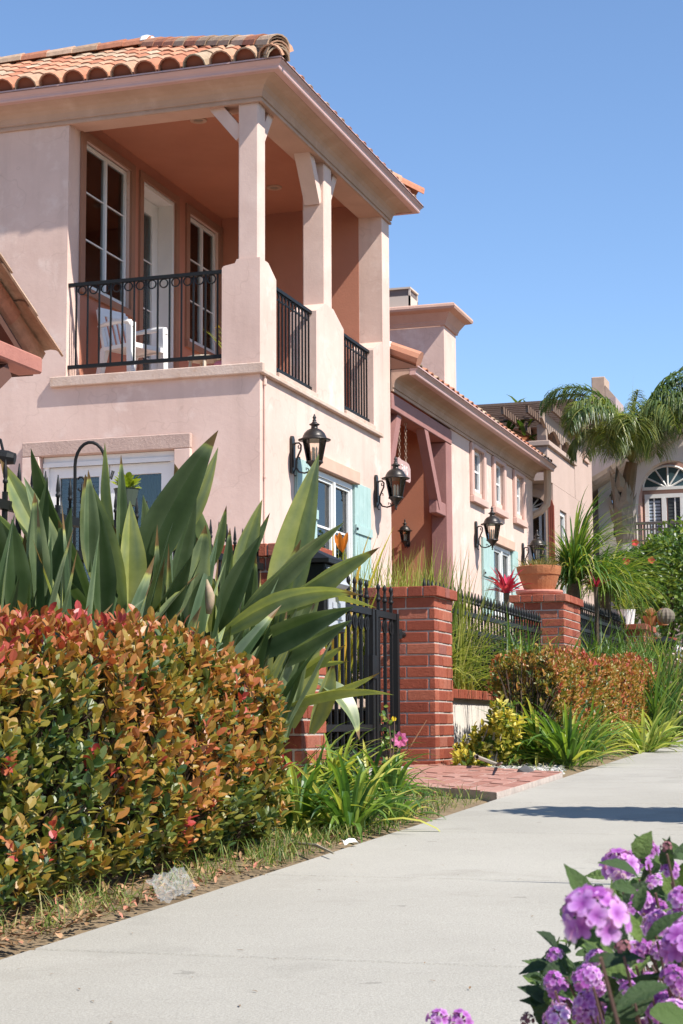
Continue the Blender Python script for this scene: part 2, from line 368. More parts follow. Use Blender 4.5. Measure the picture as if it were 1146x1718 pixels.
q = MB(); q.box(XL, XW-.004, YF+.004, YF+.3, 6.95, 7.2); q.box(XW-.3, XW-.004, YF+.3, 20.52, 6.95, 7.2); q.build('balcony_beam', M('beam stucco', (.58,.37,.28), .9, (.51,.32,.24), 2., 6., .12, 40, .15), house)
def brace(a, b, wd, th, axis, mat, nm='brace'):                       # diagonal timber from a (low, at the post) to b (high, at the beam)
    a, b = Vector(a), Vector(b); d = (b-a).normalized(); sd = Vector((0,1,0)) if axis == 'x' else Vector((1,0,0)); up = d.cross(sd).normalized()
    q = MB(); p = []
    for e in (a, b): p += [e - sd*th/2 - up*wd/2, e + sd*th/2 - up*wd/2, e + sd*th/2 + up*wd/2, e - sd*th/2 + up*wd/2]
    q.hexa(p); return q.build(nm, mat, house)
brace((-6.29, YF+.12, 6.62), (-6.62, YF+.12, 7.02), .13, .14, 'x', post_m)
brace((XW-.12, YF+.20, 6.62), (XW-.12, YF+.50, 7.02), .12, .15, 'y', post_m)
brace((XW-.14, 18.30, 6.50), (XW-.14, 17.92, 7.02), .13, .18, 'y', post_m)
brace((XW-.14, 18.54, 6.55), (XW-.14, 18.86, 7.02), .12, .18, 'y', post_m)
# ledge round the balcony foot
q = MB(); q.cbox(-8.36, XW+.055, YF-.055, YF-.002, 4.13, 4.235, .008); q.build('balcony_ledge', ledge_m, house)
q = MB(); q.cbox(XW+.002, XW+.055, YF-.001, 20.36, 4.125, 4.175, .008); q.build('belt_course', ledge_m, house)
for a, b in ((16.70, 17.94), (18.97, 20.10)):
    q = MB(); q.cbox(XW-.30, XW+.03, a, b, 4.176, 4.235, .006); q.build('opening_sill', ledge_m, house)
q = MB(); q.box(XL, -6.49, YF-.001, YF+.28, 4.16, 4.232); q.build('opening_sill', ledge_m, house)
# conduit on the street wall
q = MB(); q.tube([(XW+.02, YF+.09, 4.12), (XW+.02, YF+.09, 1.0)], .011, 6); q.lathe([(.02,-.03),(.02,.03)], (XW+.02, YF+.09, 4.06), 8); q.lathe([(.016,-.01),(.016,.01)], (XW+.02, YF+.09, 3.10), 8)
q.build('conduit', stucco, house)
# ---- cornice and gutter swept round the eaves
def miter(path, norms):
    out = []
    for i, p in enumerate(path):
        if i == 0: n = Vector(norms[0])
        elif i == len(path)-1: n = Vector(norms[-1])
        else: n = Vector(norms[i-1]) + Vector(norms[i])
        out.append((Vector(p), n))
    return out
def sweep(path, norms, prof, z, mat, nm, parent=None):
    q = MB(); st = miter(path, norms); k = len(prof); vs = []
    for p, n in st:
        for o, h in prof: vs.append(Vector((p[0]+n.x*o, p[1]+n.y*o, z+h)))
    fs = [(i*k+j, i*k+(j+1) % k, (i+1)*k+(j+1) % k, (i+1)*k+j) for i in range(len(st)-1) for j in range(k)]
    fs += [tuple(range(k)), tuple(range((len(st)-1)*k, len(st)*k))[::-1]]
    q.add(vs, fs); return q.build(nm, mat, parent or house)
corn = [(.003,0),(.028,0),(.028,.028),(.018,.033),(.018,.045),(.034,.05),(.036,.075),(.05,.12),(.078,.155),(.13,.185),(.20,.20),(.235,.205),(.25,.225),(.25,.25),(.235,.27),(.003,.27)]
gut = [(.245,0),(.315,0),(.322,.012),(.322,.03),(.330,.05),(.352,.075),(.358,.085),(.358,.112),(.345,.118),(.345,.10),(.26,.10),(.245,.118)]
upath = [(-15,YF,0),(XW,YF,0),(XW,YB,0),(-9,YB,0)]; un = [(0,-1,0),(1,0,0),(0,1,0)]
sweep(upath, un, corn, 6.935, cornice_m, 'cornice')
sweep(upath, un, gut, 7.135, gutter_m, 'gutter')
ug = [(-15,YF-.02,0),(XW+.02,YF-.02,0),(XW+.02,YB+.02,0),(-9,YB+.02,0)]
wpath = [(XW,YB+.03,0),(XW,29.5,0),(-8.5,29.5,0)]; wn = [(1,0,0),(0,1,0)]
sweep(wpath, wn, corn, 4.80, cornice_m, 'cornice')
sweep(wpath, wn, gut, 4.99, gutter_m, 'gutter')
# ---- barrel tiles: one shared mesh
def barrel(L=.42, r0=.112, r1=.128, th=.014, n=8):
    q = MB(); vs = []
    for x, r in ((0, r0), (L, r1)):
        for rr in (r, r-th):
            for j in range(n): a = PI*j/(n-1); vs.append((x, rr*math.cos(a), rr*math.sin(a)))
    o = lambda e, i, j: (e*2+i)*n+j
    fs = []
    for j in range(n-1):
        fs += [(o(0,0,j), o(1,0,j), o(1,0,j+1), o(0,0,j+1)), (o(0,1,j), o(0,1,j+1), o(1,1,j+1), o(1,1,j)), (o(1,0,j), o(1,1,j), o(1,1,j+1), o(1,0,j+1)), (o(0,0,j), o(0,0,j+1), o(0,1,j+1), o(0,1,j))]
    fs += [(o(0,0,0), o(0,1,0), o(1,1,0), o(1,0,0)), (o(0,0,n-1), o(1,0,n-1), o(1,1,n-1), o(0,1,n-1))]
    q.add(vs, fs); me, _ = q.mesh('tile', tile_m, False, False); return me
tile_me = barrel()
def frame_mat(o, x, y):                                              # matrix with x down the slope, y across
    x = Vector(x).normalized(); y = Vector(y); z = x.cross(y).normalized(); y = z.cross(x)
    mm = Matrix((x, y, z)).transposed().to_4x4(); mm.translation = o; return mm
def lay_tile(o, x, y, parent, jit=.004, flip=False):
    mm = frame_mat(Vector(o) + Vector((RND.uniform(-jit, jit), RND.uniform(-jit, jit), RND.uniform(-jit, jit)*.6)), x, y)
    if flip: mm = mm @ Matrix.Rotation(PI, 4, 'X')
    mm = mm @ Matrix.Rotation(RND.uniform(-.02, .02), 4, 'Z')
    return putm('tile', tile_me, mm, parent)
stop_m = M('red clay plug', (.26,.085,.05), .9)
sq = MB(); sq.add([(0,0,0)] + [(0,.112*math.cos(PI*j/10),.112*math.sin(PI*j/10)) for j in range(11)], [(0,j+1,j+2) for j in range(10)]); stop_me, _ = sq.mesh('tile_plug', stop_m, False)
def stop(o, x, y, parent): putm('tile_plug', stop_me, frame_mat(Vector(o) , x, y), parent)
# main hip roof
EO = .37; PT = .5; ex0, ey0, ez = XW+EO, YF-EO, 7.255
half = (YB-YF)/2 + EO; rz = ez + PT*half
mb = MB(); A = Vector((-15, ey0, ez)); Bc = Vector((ex0, ey0, ez)); Cc = Vector((ex0, YB+EO, ez)); D = Vector((-15, YB+EO, ez))
R1 = Vector((ex0-half, ey0+half, rz)); R0 = Vector((-15, ey0+half, rz)); dn = Vector((0,0,-.03))
mb.add([A+dn, Bc+dn, Cc+dn, D+dn, R0+dn, R1+dn], [(0,1,5,4), (1,2,5), (2,3,4,5), (0,3,2,1), (0,4,3)])
roof = mb.build('roof', M('roof underlay', (.16,.075,.05), .9), house)
dsl = Vector((0, -1, -PT)).normalized(); stp = .335; cw = .272; nrm_f = Vector((0,-PT,1)).normalized()
slope_len = half*math.sqrt(1+PT*PT)
for k in range(int(slope_len/stp)+1):                                # front slope, covers over pans
    s0 = k*stp + .03                                                  # distance of the tile's low end up the slope
    up = Vector((0, 1, PT)).normalized()
    x = ex0 - .12
    while x > -10.6:
        low = Vector((x, ey0, ez)) + up*s0
        hipx = ex0 - (low.y-ey0) - .02
        if x < hipx and low.y < ey0+half-.15:
            lay_tile(low + up*.40 - nrm_f*.012, dsl, (1,0,0), roof)
            if k == 0: stop(low + up*.03 - nrm_f*.012, dsl, (1,0,0), roof)
            if k:
                lay_tile(low + Vector((cw/2,0,0)) + up*.41 - nrm_f*.005 + nrm_f*.028, dsl, (1,0,0), roof, flip=True)
        x -= cw
drx = Vector((1,0,-PT)).normalized()
y = ey0 + .25
while y < YB+EO-.15:                                                 # street slope: eave course
    for k in range(2):
        low = Vector((ex0, y, ez)) - drx*(k*stp-.02)
        if abs(y-(ey0+half)) < half - (ex0-low.x) - .1: lay_tile(low - drx*.40 + Vector((-.14,0,-.036)), drx, (0,1,0), roof)
    y += cw
hd = (R1-Bc).normalized()
for a, b, up in ((Bc, R1, .075), (Cc, R1, .075)):                    # hip caps
    d = (b-a).normalized(); n = int((b-a).length/.34)
    for i in range(n): lay_tile(a + d*(i*.34+.42+.08) + Vector((0,0,up)), -d, Vector((0,0,1)).cross(-d), roof, .003)
for i in range(16): lay_tile(R1 + Vector((-.34*i+.1-.0, 0, .085)) + Vector((-.42,0,0)), (1,0,0), (0,1,0), roof, .003)
for i in range(4): lay_tile(Bc + hd*(.53-.012*i) + Vector((0,0,.045-.034*i)), -hd, Vector((0,0,1)).cross(-hd), roof, .002)
q = MB(); q.lathe([(.10,-.04),(.125,0),(.10,.06),(.04,.09)], R1 + Vector((.02,0,.13)), 10); q.build('mortar_bed', M('white mortar', (.7,.68,.64), .9), roof)
# wing roof: single pitch rising from the street eave, tile butts show above the gutter
PW = .42; wz = 5.105; wx = XW+.37
mb = MB(); mb.prism([(wx, YB+.02, wz-.03), (wx-4.2, YB+.02, wz+4.2*PW-.03), (wx-8.4, YB+.02, wz-.03)], (0, 29.87-YB-.02, 0))
wroof = mb.build('wing_roof', M('wing underlay', (.16,.075,.05), .9), house)
dw = Vector((1,0,-PW)).normalized(); y = YB+.30
while y < 29.8:
    for k in range(3): lay_tile(Vector((wx-.12, y, wz-.01)) - dw*(k*stp-.02) - dw*.40 + Vector((0,0,-.03)), dw, (0,1,0), wroof)
    y += cw
q = MB(); q.tube([(wx-.45, YB+.14, wz+.27), (wx-.02, YB+.14, wz+.09)], [.10, .105], 10); q.build('verge_tile', M('verge clay', (.46,.22,.14), .85, (.40,.18,.115), 8.), wroof)
q = MB(); q.lathe([(.02,-.11),(.10,-.07),(.12,0),(.10,.07),(.03,.1)], (wx-.47, YB+.12, wz+.27), 10); q.build('mortar_cap', M('verge mortar', (.72,.68,.62), .9), wroof)
# wing walls and porch
YP0, YP1, XPB = YB, 23.60, -8.4
mb = MB()
wall(mb, FS, 23.86, 29.5, .2, 5.1, .3, [(24.97+.12, 25.87-.12, 4.10, 4.72), (26.40+.11, 27.26-.11, 4.10, 4.72), (27.90+.11, 28.72-.11, 4.10, 4.72), (26.35, 27.62, 2.3, 3.42)])
mb.box(-12, XW-.3, 29.2, 29.5, .2, 5.1)
mb.build('wing_wall', stucco, house)
mb = MB(); mb.box(XPB, XW-.22, YP1, YP1+.26, .9, 5.0); mb.box(XPB-.2, XPB, YP0, YP1+.26, .9, 5.0); mb.box(XPB, XW-.02, YP0, YP1, 4.93, 5.0); mb.box(XPB, XW-.25, YP0, YP1, 1.2, 1.38)
mb.build('porch_recess', stucco_in, house)
q = MB(); q.cbox(XW-.20, XW+.02, YP0+.01, 23.86, 4.57, 4.775, .008); q.build('porch_beam', beam_m, house)
q = MB(); q.cbox(XW-.215, XW+.016, 23.56, 23.857, .9, 4.565, .01); q.build('porch_post', beam_m, house)
brace((XW-.05, 23.24, 3.62), (XW-.05, 22.48, 4.62), .15, .12, 'y', beam_m, 'porch_brace')
brace((XW-.08, YB+.04, 3.75), (XW-.08, YB+.50, 4.60), .17, .12, 'y', beam_m, 'porch_brace')
q = MB(); q.cbox(XW-.12, XW-.0, 23.08, 23.56, 3.52, 3.70, .01); q.build('brace_block', beam_m, house)
# cove above the wing corner: moulded downspout
q = MB(); q.tube([(XW+.24, 29.63, 5.0), (XW+.24, 29.63, 4.55), (XW+.22, 29.62, 4.40), (XW+.12, 29.58, 4.28), (XW-.05, 29.56, 4.20), (XW-.3, 29.55, 4.16)], .065, 8); q.build('downspout', M('peach painted pipe', (.58,.40,.28), .6), house)
# chimney
chm = MB(); cx0, cx1, cy0, cy1 = -8.75, -7.2, 28.0, 28.8
chm.box(cx0, cx1, cy0, cy1, 4.5, 7.30); ch = chm.build('chimney', stucco, house)
cp = [(.003,0),(.03,0),(.035,.03),(.05,.06),(.05,.09),(.10,.15),(.13,.20),(.20,.22),(.24,.235),(.255,.27),(.245,.31),(.22,.33),(-.2,.34)]
sweep([(cx0,cy0,0),(cx1,cy0,0),(cx1,cy1,0),(cx0,cy1,0),(cx0,cy0,0)], [(0,-1,0),(1,0,0),(0,1,0),(-1,0,0)], cp[:-1], 7.28, M('chimney crown stucco', (.56,.36,.28), .9, (.50,.31,.24), 3., 6., .3, 50, .15), 'crown', ch)
q = MB(); q.box(cx0, cx1, cy0, cy1, 7.31, 7.60); q.build('crown_top', stucco, ch)
q = MB(); vx0, vx1, vy0, vy1 = -8.42, -7.82, 28.15, 28.65
q.box(vx0, vx1, vy0, vy1, 7.63, 7.66); q.box(vx0, vx1, vy0, vy1, 7.70, 7.88); q.box(vx0+.06, vx1-.06, vy0+.06, vy1-.06, 7.60, 7.93)
for x in (vx0, vx1-.03):
    for y in (vy0, vy1-.03): q.box(x, x+.03, y, y+.03, 7.58, 8.0)
q.box(vx0-.01, vx1+.01, vy0-.01, vy1+.01, 8.0, 8.03); q.build('chimney_vent', M('cream vent box', (.55,.46,.38), .7), ch)
q = MB(); q.box(vx0+.02, vx1-.02, vy0+.02, vy1-.02, 7.882, 7.998); q.build('vent_screen', M('vent mesh', (.16,.13,.12), .7), ch)
# ---- windows
def muntins(win, fr, us, zs, a, b, z0, z1, n, t=.007, mat=None):
    for u in us: lb_part(win, fr, u-t, u+t, z0, z1, n-.006, n+.006, 'muntin', mat or white_m)
    for z in zs: lb_part(win, fr, a, b, z-t, z+t, n-.005, n+.005, 'muntin', mat or white_m)
def lb_part(par, fr, a, b, z0, z1, n0, n1, nm, mat):
    q = MB(); lb(q, fr, a, b, z0, z1, n0, n1); return q.build(nm, mat, par)
def frame_ring(par, fr, a, b, z0, z1, n0, n1, t, mat, nm='frame', mid=(), bot=True):
    q = MB(); lb(q, fr, a, a+t, z0, z1, n0, n1); lb(q, fr, b-t, b, z0, z1, n0, n1); lb(q, fr, a+t, b-t, z1-t, z1, n0, n1)
    if bot: lb(q, fr, a+t, b-t, z0, z0+t, n0, n1)
    for u in mid: lb(q, fr, u-t*.55, u+t*.55, z0+t, z1-t, n0-.001, n1+.004)
    return q.build(nm, mat, par)
def room_box(fr, a, b, z0, z1, n0, depth, par, mat=dark_room):       # dark panel behind the glass, the unlit room's dimness put in its colour
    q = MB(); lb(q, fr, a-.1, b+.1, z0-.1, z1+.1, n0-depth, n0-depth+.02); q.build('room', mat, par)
def blinds(par, fr, a, b, z0, z1, n, mat, gap=.05, ang=.6):
    q = MB(); z = z0
    while z < z1:
        q.add([fr.p(a,z,n), fr.p(b,z,n), fr.p(b,z+gap*.85*math.sin(ang),n-gap*.8*math.cos(ang)), fr.p(a,z+gap*.85*math.sin(ang),n-gap*.8*math.cos(ang))], [(0,1,2,3)]); z += gap
    return stuff(q.build('blind', mat, par))
trim_in = M('dark rose trim', (.33,.17,.11), .85, (.29,.15,.10), 3., 5., .25, 50, .15)
def new_win(nm, fr, a, b, z0, z1, n, mat=white_m, t=.035, mid=()):
    f = frame_ring(house, fr, a, b, z0, z1, n-.05, n, t, mat, nm, mid); lb_part(f, fr, a+t*.6, b-t*.6, z0+t*.6, z1-t*.6, n-.030, n-.024, 'pane', pane); return f
# balcony windows and door
for (a, b, kind) in ((16.56, 17.72, 1), (19.42, 20.40, 2)):
    f = new_win('window', FB, a+.02, b-.02, 5.32, 6.88, -.03, mid=((a+b)/2+.03,))
    md = (a+b)/2+.03
    muntins(f, FB, (), (5.84, 6.36), a+.05, b-.05, 5.35, 6.85, -.050)
    room_box(FB, a, b, 5.3, 6.9, -.3, .5, f)
    if kind == 1: blinds(f, FB, md+.02, b-.05, 5.35, 6.84, -.10, blind_m)
    for p in ((a-.10, a+.0, 5.28, 6.985), (b-.0, b+.10, 5.28, 6.985)): lb_part(house, FB, *p, .005, .03, 'window_trim', trim_in)
    lb_part(house, FB, a, b, 6.895, 6.985, .005, .03, 'window_trim', trim_in); lb_part(house, FB, a-.10, b+.10, 5.20, 5.279, .005, .045, 'window_trim', trim_in)
df = frame_ring(house, FB, 18.06, 18.99, 4.17, 6.89, -.28, -.002, .045, white_m, 'balcony_door', bot=False)
frame_ring(df, FB, 18.11, 18.94, 4.19, 6.84, -.235, -.19, .16, white_m, 'door_stile'); lb_part(df, FB, 18.26, 18.78, 4.36, 6.69, -.222, -.214, 'pane', pane)
muntins(df, FB, (), (4.94, 5.52, 6.1), 18.27, 18.78, 4.3, 6.7, -.20)
cg = MB()
for i in range(40):
    u = 18.2+i*.0165; cg.add([FB.p(u,4.3,-.26-.012*(i % 2)), FB.p(u+.0165,4.3,-.26-.012*((i+1) % 2)), FB.p(u+.0165,6.75,-.26-.012*((i+1) % 2)), FB.p(u,6.75,-.26-.012*(i % 2))], [(0,1,2,3)])
cg.build('curtain', curtain_g, df)
for a, b in ((17.96, 18.05), (19.0, 19.09)): lb_part(house, FB, a, b, 4.17, 6.985, .005, .03, 'door_trim', trim_in)
lb_part(house, FB, 18.05, 19.0, 6.895, 6.985, .005, .03, 'door_trim', trim_in)
# ceiling downlights
for px, py in ((333, 201), (460, 314)):
    d = sight(px, py); p = EYE + d*((7.118-EYE.z)/d.z)
    q = MB(); q.lathe([(.05,-.002),(.055,-.012),(.09,-.014),(.095,0)], p, 18); dl = q.build('downlight', M('downlight rim', (.45,.27,.18), .6), house)
    q = MB(); q.lathe([(.001,-.004),(.05,-.0045)], p, 14); q.build('lens', M('downlight lens', (.25,.18,.13), .4), dl)
# ground floor french doors (front)
def trim_piece(fr, a, b, z0, z1, n1, mat=trim_m, nm='door_surround'):
    q = MB(); p0, p1 = fr.p(a,z0,.003), fr.p(b,z1,n1)
    q.cbox(min(p0.x,p1.x), max(p0.x,p1.x), min(p0.y,p1.y), max(p0.y,p1.y), z0, z1, .008); return q.build(nm, mat, house)
trim_piece(FF, -8.66, -6.78, 3.412, 3.565, .06, M('rough header stucco', (.50,.36,.30), .9, (.44,.31,.26), 5., 6., .45, 40, .15)); trim_piece(FF, -8.66, -8.462, 1.3, 3.41, .06, stucco); trim_piece(FF, -6.958, -6.78, 1.3, 3.41, .06, stucco)
fd = frame_ring(house, FF, -8.45, -6.97, 1.40, 3.405, -.12, -.02, .06, white_m, 'french_door')
for a, b, cur in ((-8.39, -7.72, 0), (-7.71, -7.03, 1)):
    d2 = frame_ring(fd, FF, a, b, 1.46, 3.30, -.11, -.05, .11, white_m, 'door_leaf')
    lb_part(fd, FF, a+.1, b-.1, 1.6, 3.2, -.085, -.078, 'pane', pane)
    if cur:
        cg = MB()
        for i in range(24):
            u = a+.08+i*.022; cg.add([FF.p(u,1.5,-.16-.012*(i % 2)), FF.p(u+.022,1.5,-.16-.012*((i+1) % 2)), FF.p(u+.022,3.25,-.16-.012*((i+1) % 2)), FF.p(u,3.25,-.16-.012*(i % 2))], [(0,1,2,3)])
        cg.build('curtain', M('dark green curtain', (.055,.085,.03), .9), fd)
    else: blinds(fd, FF, a+.08, b-.08, 1.5, 3.25, -.15, M('grey blind', (.18,.17,.165), .8), .05, 1.2)
room_box(FF, -8.5, -6.9, 1.4, 3.4, -.3, .6, fd)
q = MB(); lb(q, FF, -8.45, -6.97, 3.30, 3.345, -.02, -.005); q.build('head_rail', white_m, fd)
# street window with teal shutters (main block) and its sister on the wing
def street_window(a, b, z0, z1, shut, hdr):
    f = frame_ring(house, FS, a, b, z0, z1, -.08, .012, .055, white_m, 'street_window', mid=((a+b)/2,))
    lb_part(f, FS, a+.04, b-.04, z0+.04, z1-.04, -.045, -.038, 'pane', pane)
    for lo, hi in ((a+.05,(a+b)/2-.03),((a+b)/2+.03,b-.05)): frame_ring(f, FS, lo, hi, z0+.06, z1-.06, -.035, -.008, .03, white_m, 'sash')
    muntins(f, FS, (), ((z0+z1)/2,), a+.05, b-.05, z0, z1, -.03, .012)
    blinds(f, FS, a+.05, (a+b)/2+.14, z0+.05, z1-.05, -.12, whiteblind, .05, 1.15)
    room_box(FS, a, b, z0, z1, -.3, .6, f)
    trim_piece(FS, *hdr, .075, M('peach header', (.62,.40,.30), .9, (.55,.35,.26), 4.), 'window_header')
    for s0, s1 in shut:
        sh = MB(); lb(sh, FS, s0, s1, z0-.02, z1+.03, .004, .020); sh = sh.build('shutter', teal, house)
        n = 4; w_ = (s1-s0)/n
        for i in range(n):
            q = MB(); p0, p1 = FS.p(s0+i*w_+.006, 0, .021), FS.p(s0+(i+1)*w_-.006, 0, .040)
            q.cbox(p0.x, p1.x, p0.y, p1.y, z0-.03, z1+.04, .004); q.build('plank', teal, sh)
        for zc in (z0+.16, z1-.62+.12): lb_part(sh, FS, s0+.004, s1-.004, zc-.05, zc+.05, .041, .058, 'batten', teal)
        for zc in (z0+.16, z1-.5): lb_part(sh, FS, s0-.012, s0+.05, zc-.012, zc+.012, .059, .066, 'hinge', iron)
street_window(17.88, 19.20, 2.22, 3.395, ((17.22, 17.86), (19.22, 19.86)), (17.62, 19.32, 3.41, 3.56))
street_window(26.36, 27.60, 2.32, 3.41, ((25.62, 26.32), (27.64, 28.08)), (26.1, 27.70, 3.42, 3.57))
for a, b in ((24.97, 25.87), (26.40, 27.26), (27.90, 28.72)):
    i, j = a+.12, b-.12
    for p in ((a, i-.001, 4.0, 4.785), (j+.001, b, 4.0, 4.785), (i, j, 4.722, 4.784)): trim_piece(FS, *p, .05, M('salmon trim', (.60,.40,.335), .9, (.54,.355,.30), 3.), 'window_trim')
    trim_piece(FS, a-.01, b+.01, 3.90, 3.999, .075, M('salmon sill', (.60,.40,.335), .9, (.54,.355,.30), 3.), 'window_sill')
    f = frame_ring(house, FS, i+.002, j-.002, 4.102, 4.718, -.10, -.03, .045, white_m, 'clerestory_window'); lb_part(f, FS, i+.03, j-.03, 4.13, 4.69, -.068, -.06, 'pane', pane)
    md = i + (j-i)*.45
    muntins(f, FS, (md,), (4.42,), i+.03, j-.03, 4.13, 4.69, -.05, .016)
    lb_part(f, FS, md+.02, j-.03, 4.12, 4.70, -.12, -.115, 'roller_shade', whiteblind); room_box(FS, i, j, 4.1, 4.7, -.3, .5, f, M('grey room', (.10,.10,.10), .9))
# ---- balcony railings
def ring(mb, c, r, t, ax, n=16):                                     # a flat iron ring in the plane of the rail
    c = Vector(c); vs = []; up = Vector((0,0,1)); ax = Vector(ax); nn = ax.cross(up)
    for i in range(n):
        a = 2*PI*i/n
        for rr, o in ((r+t,-t),(r+t,t),(r-t,t),(r-t,-t)): vs.append(c + (ax*math.cos(a)+up*math.sin(a))*rr + nn*o)
    fs = [(i*4+j, i*4+(j+1) % 4, ((i+1) % n)*4+(j+1) % 4, ((i+1) % n)*4+j) for i in range(n) for j in range(4)]
    mb.add(vs, fs); return mb
def railing(p0, p1, zb, zt, nb, par, off=.5):
    p0, p1 = Vector(p0), Vector(p1); ax = (p1-p0).normalized(); nn = ax.cross(Vector((0,0,1))); Ln = (p1-p0).length
    fr = Fr(p0, ax, nn)
    q = MB(); lb(q, fr, -.02, Ln+.02, zt-.018, zt+.018, -.022, .022); top = q.build('balcony_railing', iron, par)
    lb_part(top, fr, -.02, Ln+.02, zb-.018, zb+.018, -.018, .018, 'bottom_rail', iron); sp = Ln/nb
    bm_ = MB(); bm_.box(-.008, .008, -.008, .008, zb+.018, zt-.018); bme, o = bm_.mesh('baluster', iron)
    rm = MB(); ring(rm, (0,0,0), .044, .006, ax); rme, _ = rm.mesh('ring', iron, False)
    for i in range(nb):
        c = p0 + ax*(sp*(i+off)); put('baluster', bme, (c.x, c.y, o.z), top)
        if i < nb-1: c = c + ax*sp/2; put('ring', rme, (c.x, c.y, zt-.065), top)
    return top
railing((XL+.02, YF+.05, 0), (-6.47, YF+.05, 0), 4.345, 5.215, 13, house)
railing((XW-.07, 16.68, 0), (XW-.07, 17.96, 0), 4.30, 5.15, 12, house)
railing((XW-.07, 18.95, 0), (XW-.07, 20.12, 0), 4.30, 5.15, 11, house)
# ================================================================== WALL LANTERNS
def lantern(y, zc, label, fr=None, sc=1., x=XW, group='bronze lanterns on the street wall'):
    fr = fr or Fr((x, y, zc), (0,1,0), (1,0,0)); P = lambda n, z, u=0.: fr.p(u*sc, z*sc, n*sc)
    t = thing('wall_lantern', label, 'lantern', fr.o, group)
    q = MB(); lb(q, fr, -.045*sc, .045*sc, -.19*sc, .17*sc, .002, .03*sc); q.prism([P(.002,.17,-.045), P(.002,.17,.045), P(.002,.20,.02), P(.002,.20,-.02)], fr.n*.028*sc)
    lb(q, fr, -.028*sc, .028*sc, -.13*sc, .12*sc, .03*sc, .042*sc); q.build('backplate', bronze, t)
    q = MB(); q.tube([P(.03,.10), P(.055,.125), P(.09,.125), P(.112,.10), P(.11,.05), P(.085,.0), P(.06,-.06), P(.058,-.13), P(.09,-.18), P(.15,-.195), P(.21,-.18), P(.25,-.15)], .010*sc, 6)
    q.tube([P(.112,.10), P(.105,.07), P(.082,.07), P(.08,.09), P(.09,.10)], .007*sc, 5)
    q.tube([P(.058,-.13), P(.03,-.19), P(.04,-.22), P(.06,-.215)], .008*sc, 5); q.tube([P(.20,-.185), P(.19,-.15), P(.165,-.14), P(.17,-.165)], .006*sc, 5); q.tube([P(.075,-.02), P(.10,-.03), P(.10,-.055)], .006*sc, 5)
    q.build('scroll_arm', bronze, t, smooth=True)
    A = P(.26, 0); s = sc
    q = MB(); q.lathe([(.004*s,-.235*s),(.014*s,-.225*s),(.007*s,-.21*s),(.02*s,-.19*s),(.012*s,-.175*s),(.035*s,-.165*s),(.03*s,-.15*s),(.055*s,-.125*s),(.078*s,-.10*s),(.09*s,-.095*s),(.09*s,-.08*s),(.078*s,-.075*s)], A, 16); q.build('lantern_base', bronze, t, smooth=True)
    q = MB(); q.lathe([(.10*s,.145*s),(.168*s,.140*s),(.172*s,.15*s),(.13*s,.165*s),(.12*s,.19*s),(.105*s,.22*s),(.08*s,.245*s),(.05*s,.262*s),(.036*s,.268*s),(.034*s,.295*s),(.055*s,.305*s),(.055*s,.312*s),(.03*s,.325*s),(.018*s,.345*s),(.022*s,.355*s),(.012*s,.365*s),(.022*s,.38*s),(.014*s,.395*s),(.004*s,.42*s)], A, 20); q.build('lantern_roof', bronze, t, smooth=True)
    n = 6; gl = MB(); bars = MB()
    for i in range(n):
        a = 2*PI*(i+.3)/n; b = 2*PI*(i+1.3)/n
        p = [A + Vector((r*s*math.cos(e), r*s*math.sin(e), z*s)) for r, z, e in ((.074,-.08,a),(.074,-.08,b),(.118,.146,b),(.118,.146,a))]
        g = MB(); g.quad(*p); g.build('lantern_pane', lampglass, t); bars.tube([A + Vector((.076*s*math.cos(a), .076*s*math.sin(a), -.08*s)), A + Vector((.12*s*math.cos(a), .12*s*math.sin(a), .146*s))], .007*s, 5)
    bars.build('cage', bronze, t)
    q = MB()
    for dx, dy in ((.022,0),(-.012,.02),(-.012,-.02)): q.tube([A+Vector((dx*s,dy*s,-.08*s)), A+Vector((dx*s,dy*s,.01*s))], .011*s, 6); q.tube([A+Vector((dx*s,dy*s,.01*s)), A+Vector((dx*s,dy*s,.05*s)), A+Vector((dx*s,dy*s,.075*s))], [.009*s,.012*s,.003*s], 6)
    q.build('candle', M('candle cream', (.62,.58,.50), .5), t)
    return t
lantern(17.12, 3.44, 'bronze wall lantern beside the thin conduit, above the tall upright sword leaf')
lantern(20.15, 3.44, 'bronze wall lantern at the porch edge, overlapping the hanging number board')
lantern(25.26, 3.44, 'bronze wall lantern between the porch post and the wing window with teal shutters')
lantern(28.56, 3.44, 'bronze wall lantern at the end of the wing, behind the terracotta bowl')
lantern(0, 0, 'small dark lantern inside the terracotta porch recess', Fr((-6.62, 23.6, 3.24), (1,0,0), (0,-1,0)), .62, group=None)
# ---- hanging house number board
t = thing('house_number_sign', 'mauve wooden board with number 310 hanging on two chains in the porch', 'sign', (XW-.09, 21.57, 4.0))
q = MB(); a, b, z0, z1 = 21.42, 22.02, 3.79, 4.06; x = XW-.075
q.prism([(x,a,z0+.02),(x,a+.03,z0),(x,b-.04,z0),(x,b,z0+.03),(x,b-.005,z1-.09),(x,b-.07,z1-.035),(x,b-.17,z1-.02),(x,a+.17,z1-.02),(x,a+.07,z1-.005),(x,a,z1-.015)], (-.03,0,0)); q.build('board', M('weathered mauve board', (.50,.33,.30), .8, (.44,.28,.26), 12., 6., .3, 50, .2), t)
for u in (a+.13, b-.17):
    q = MB()
    for i in range(13): z = z1-.02 + i*.044; ring(q, (x-.015, u, z+.022), .016, .0035, (1,0,0) if i % 2 else (0,1,0), 8)
    q.build('chain', M('pale chain', (.42,.30,.22), .5), t)
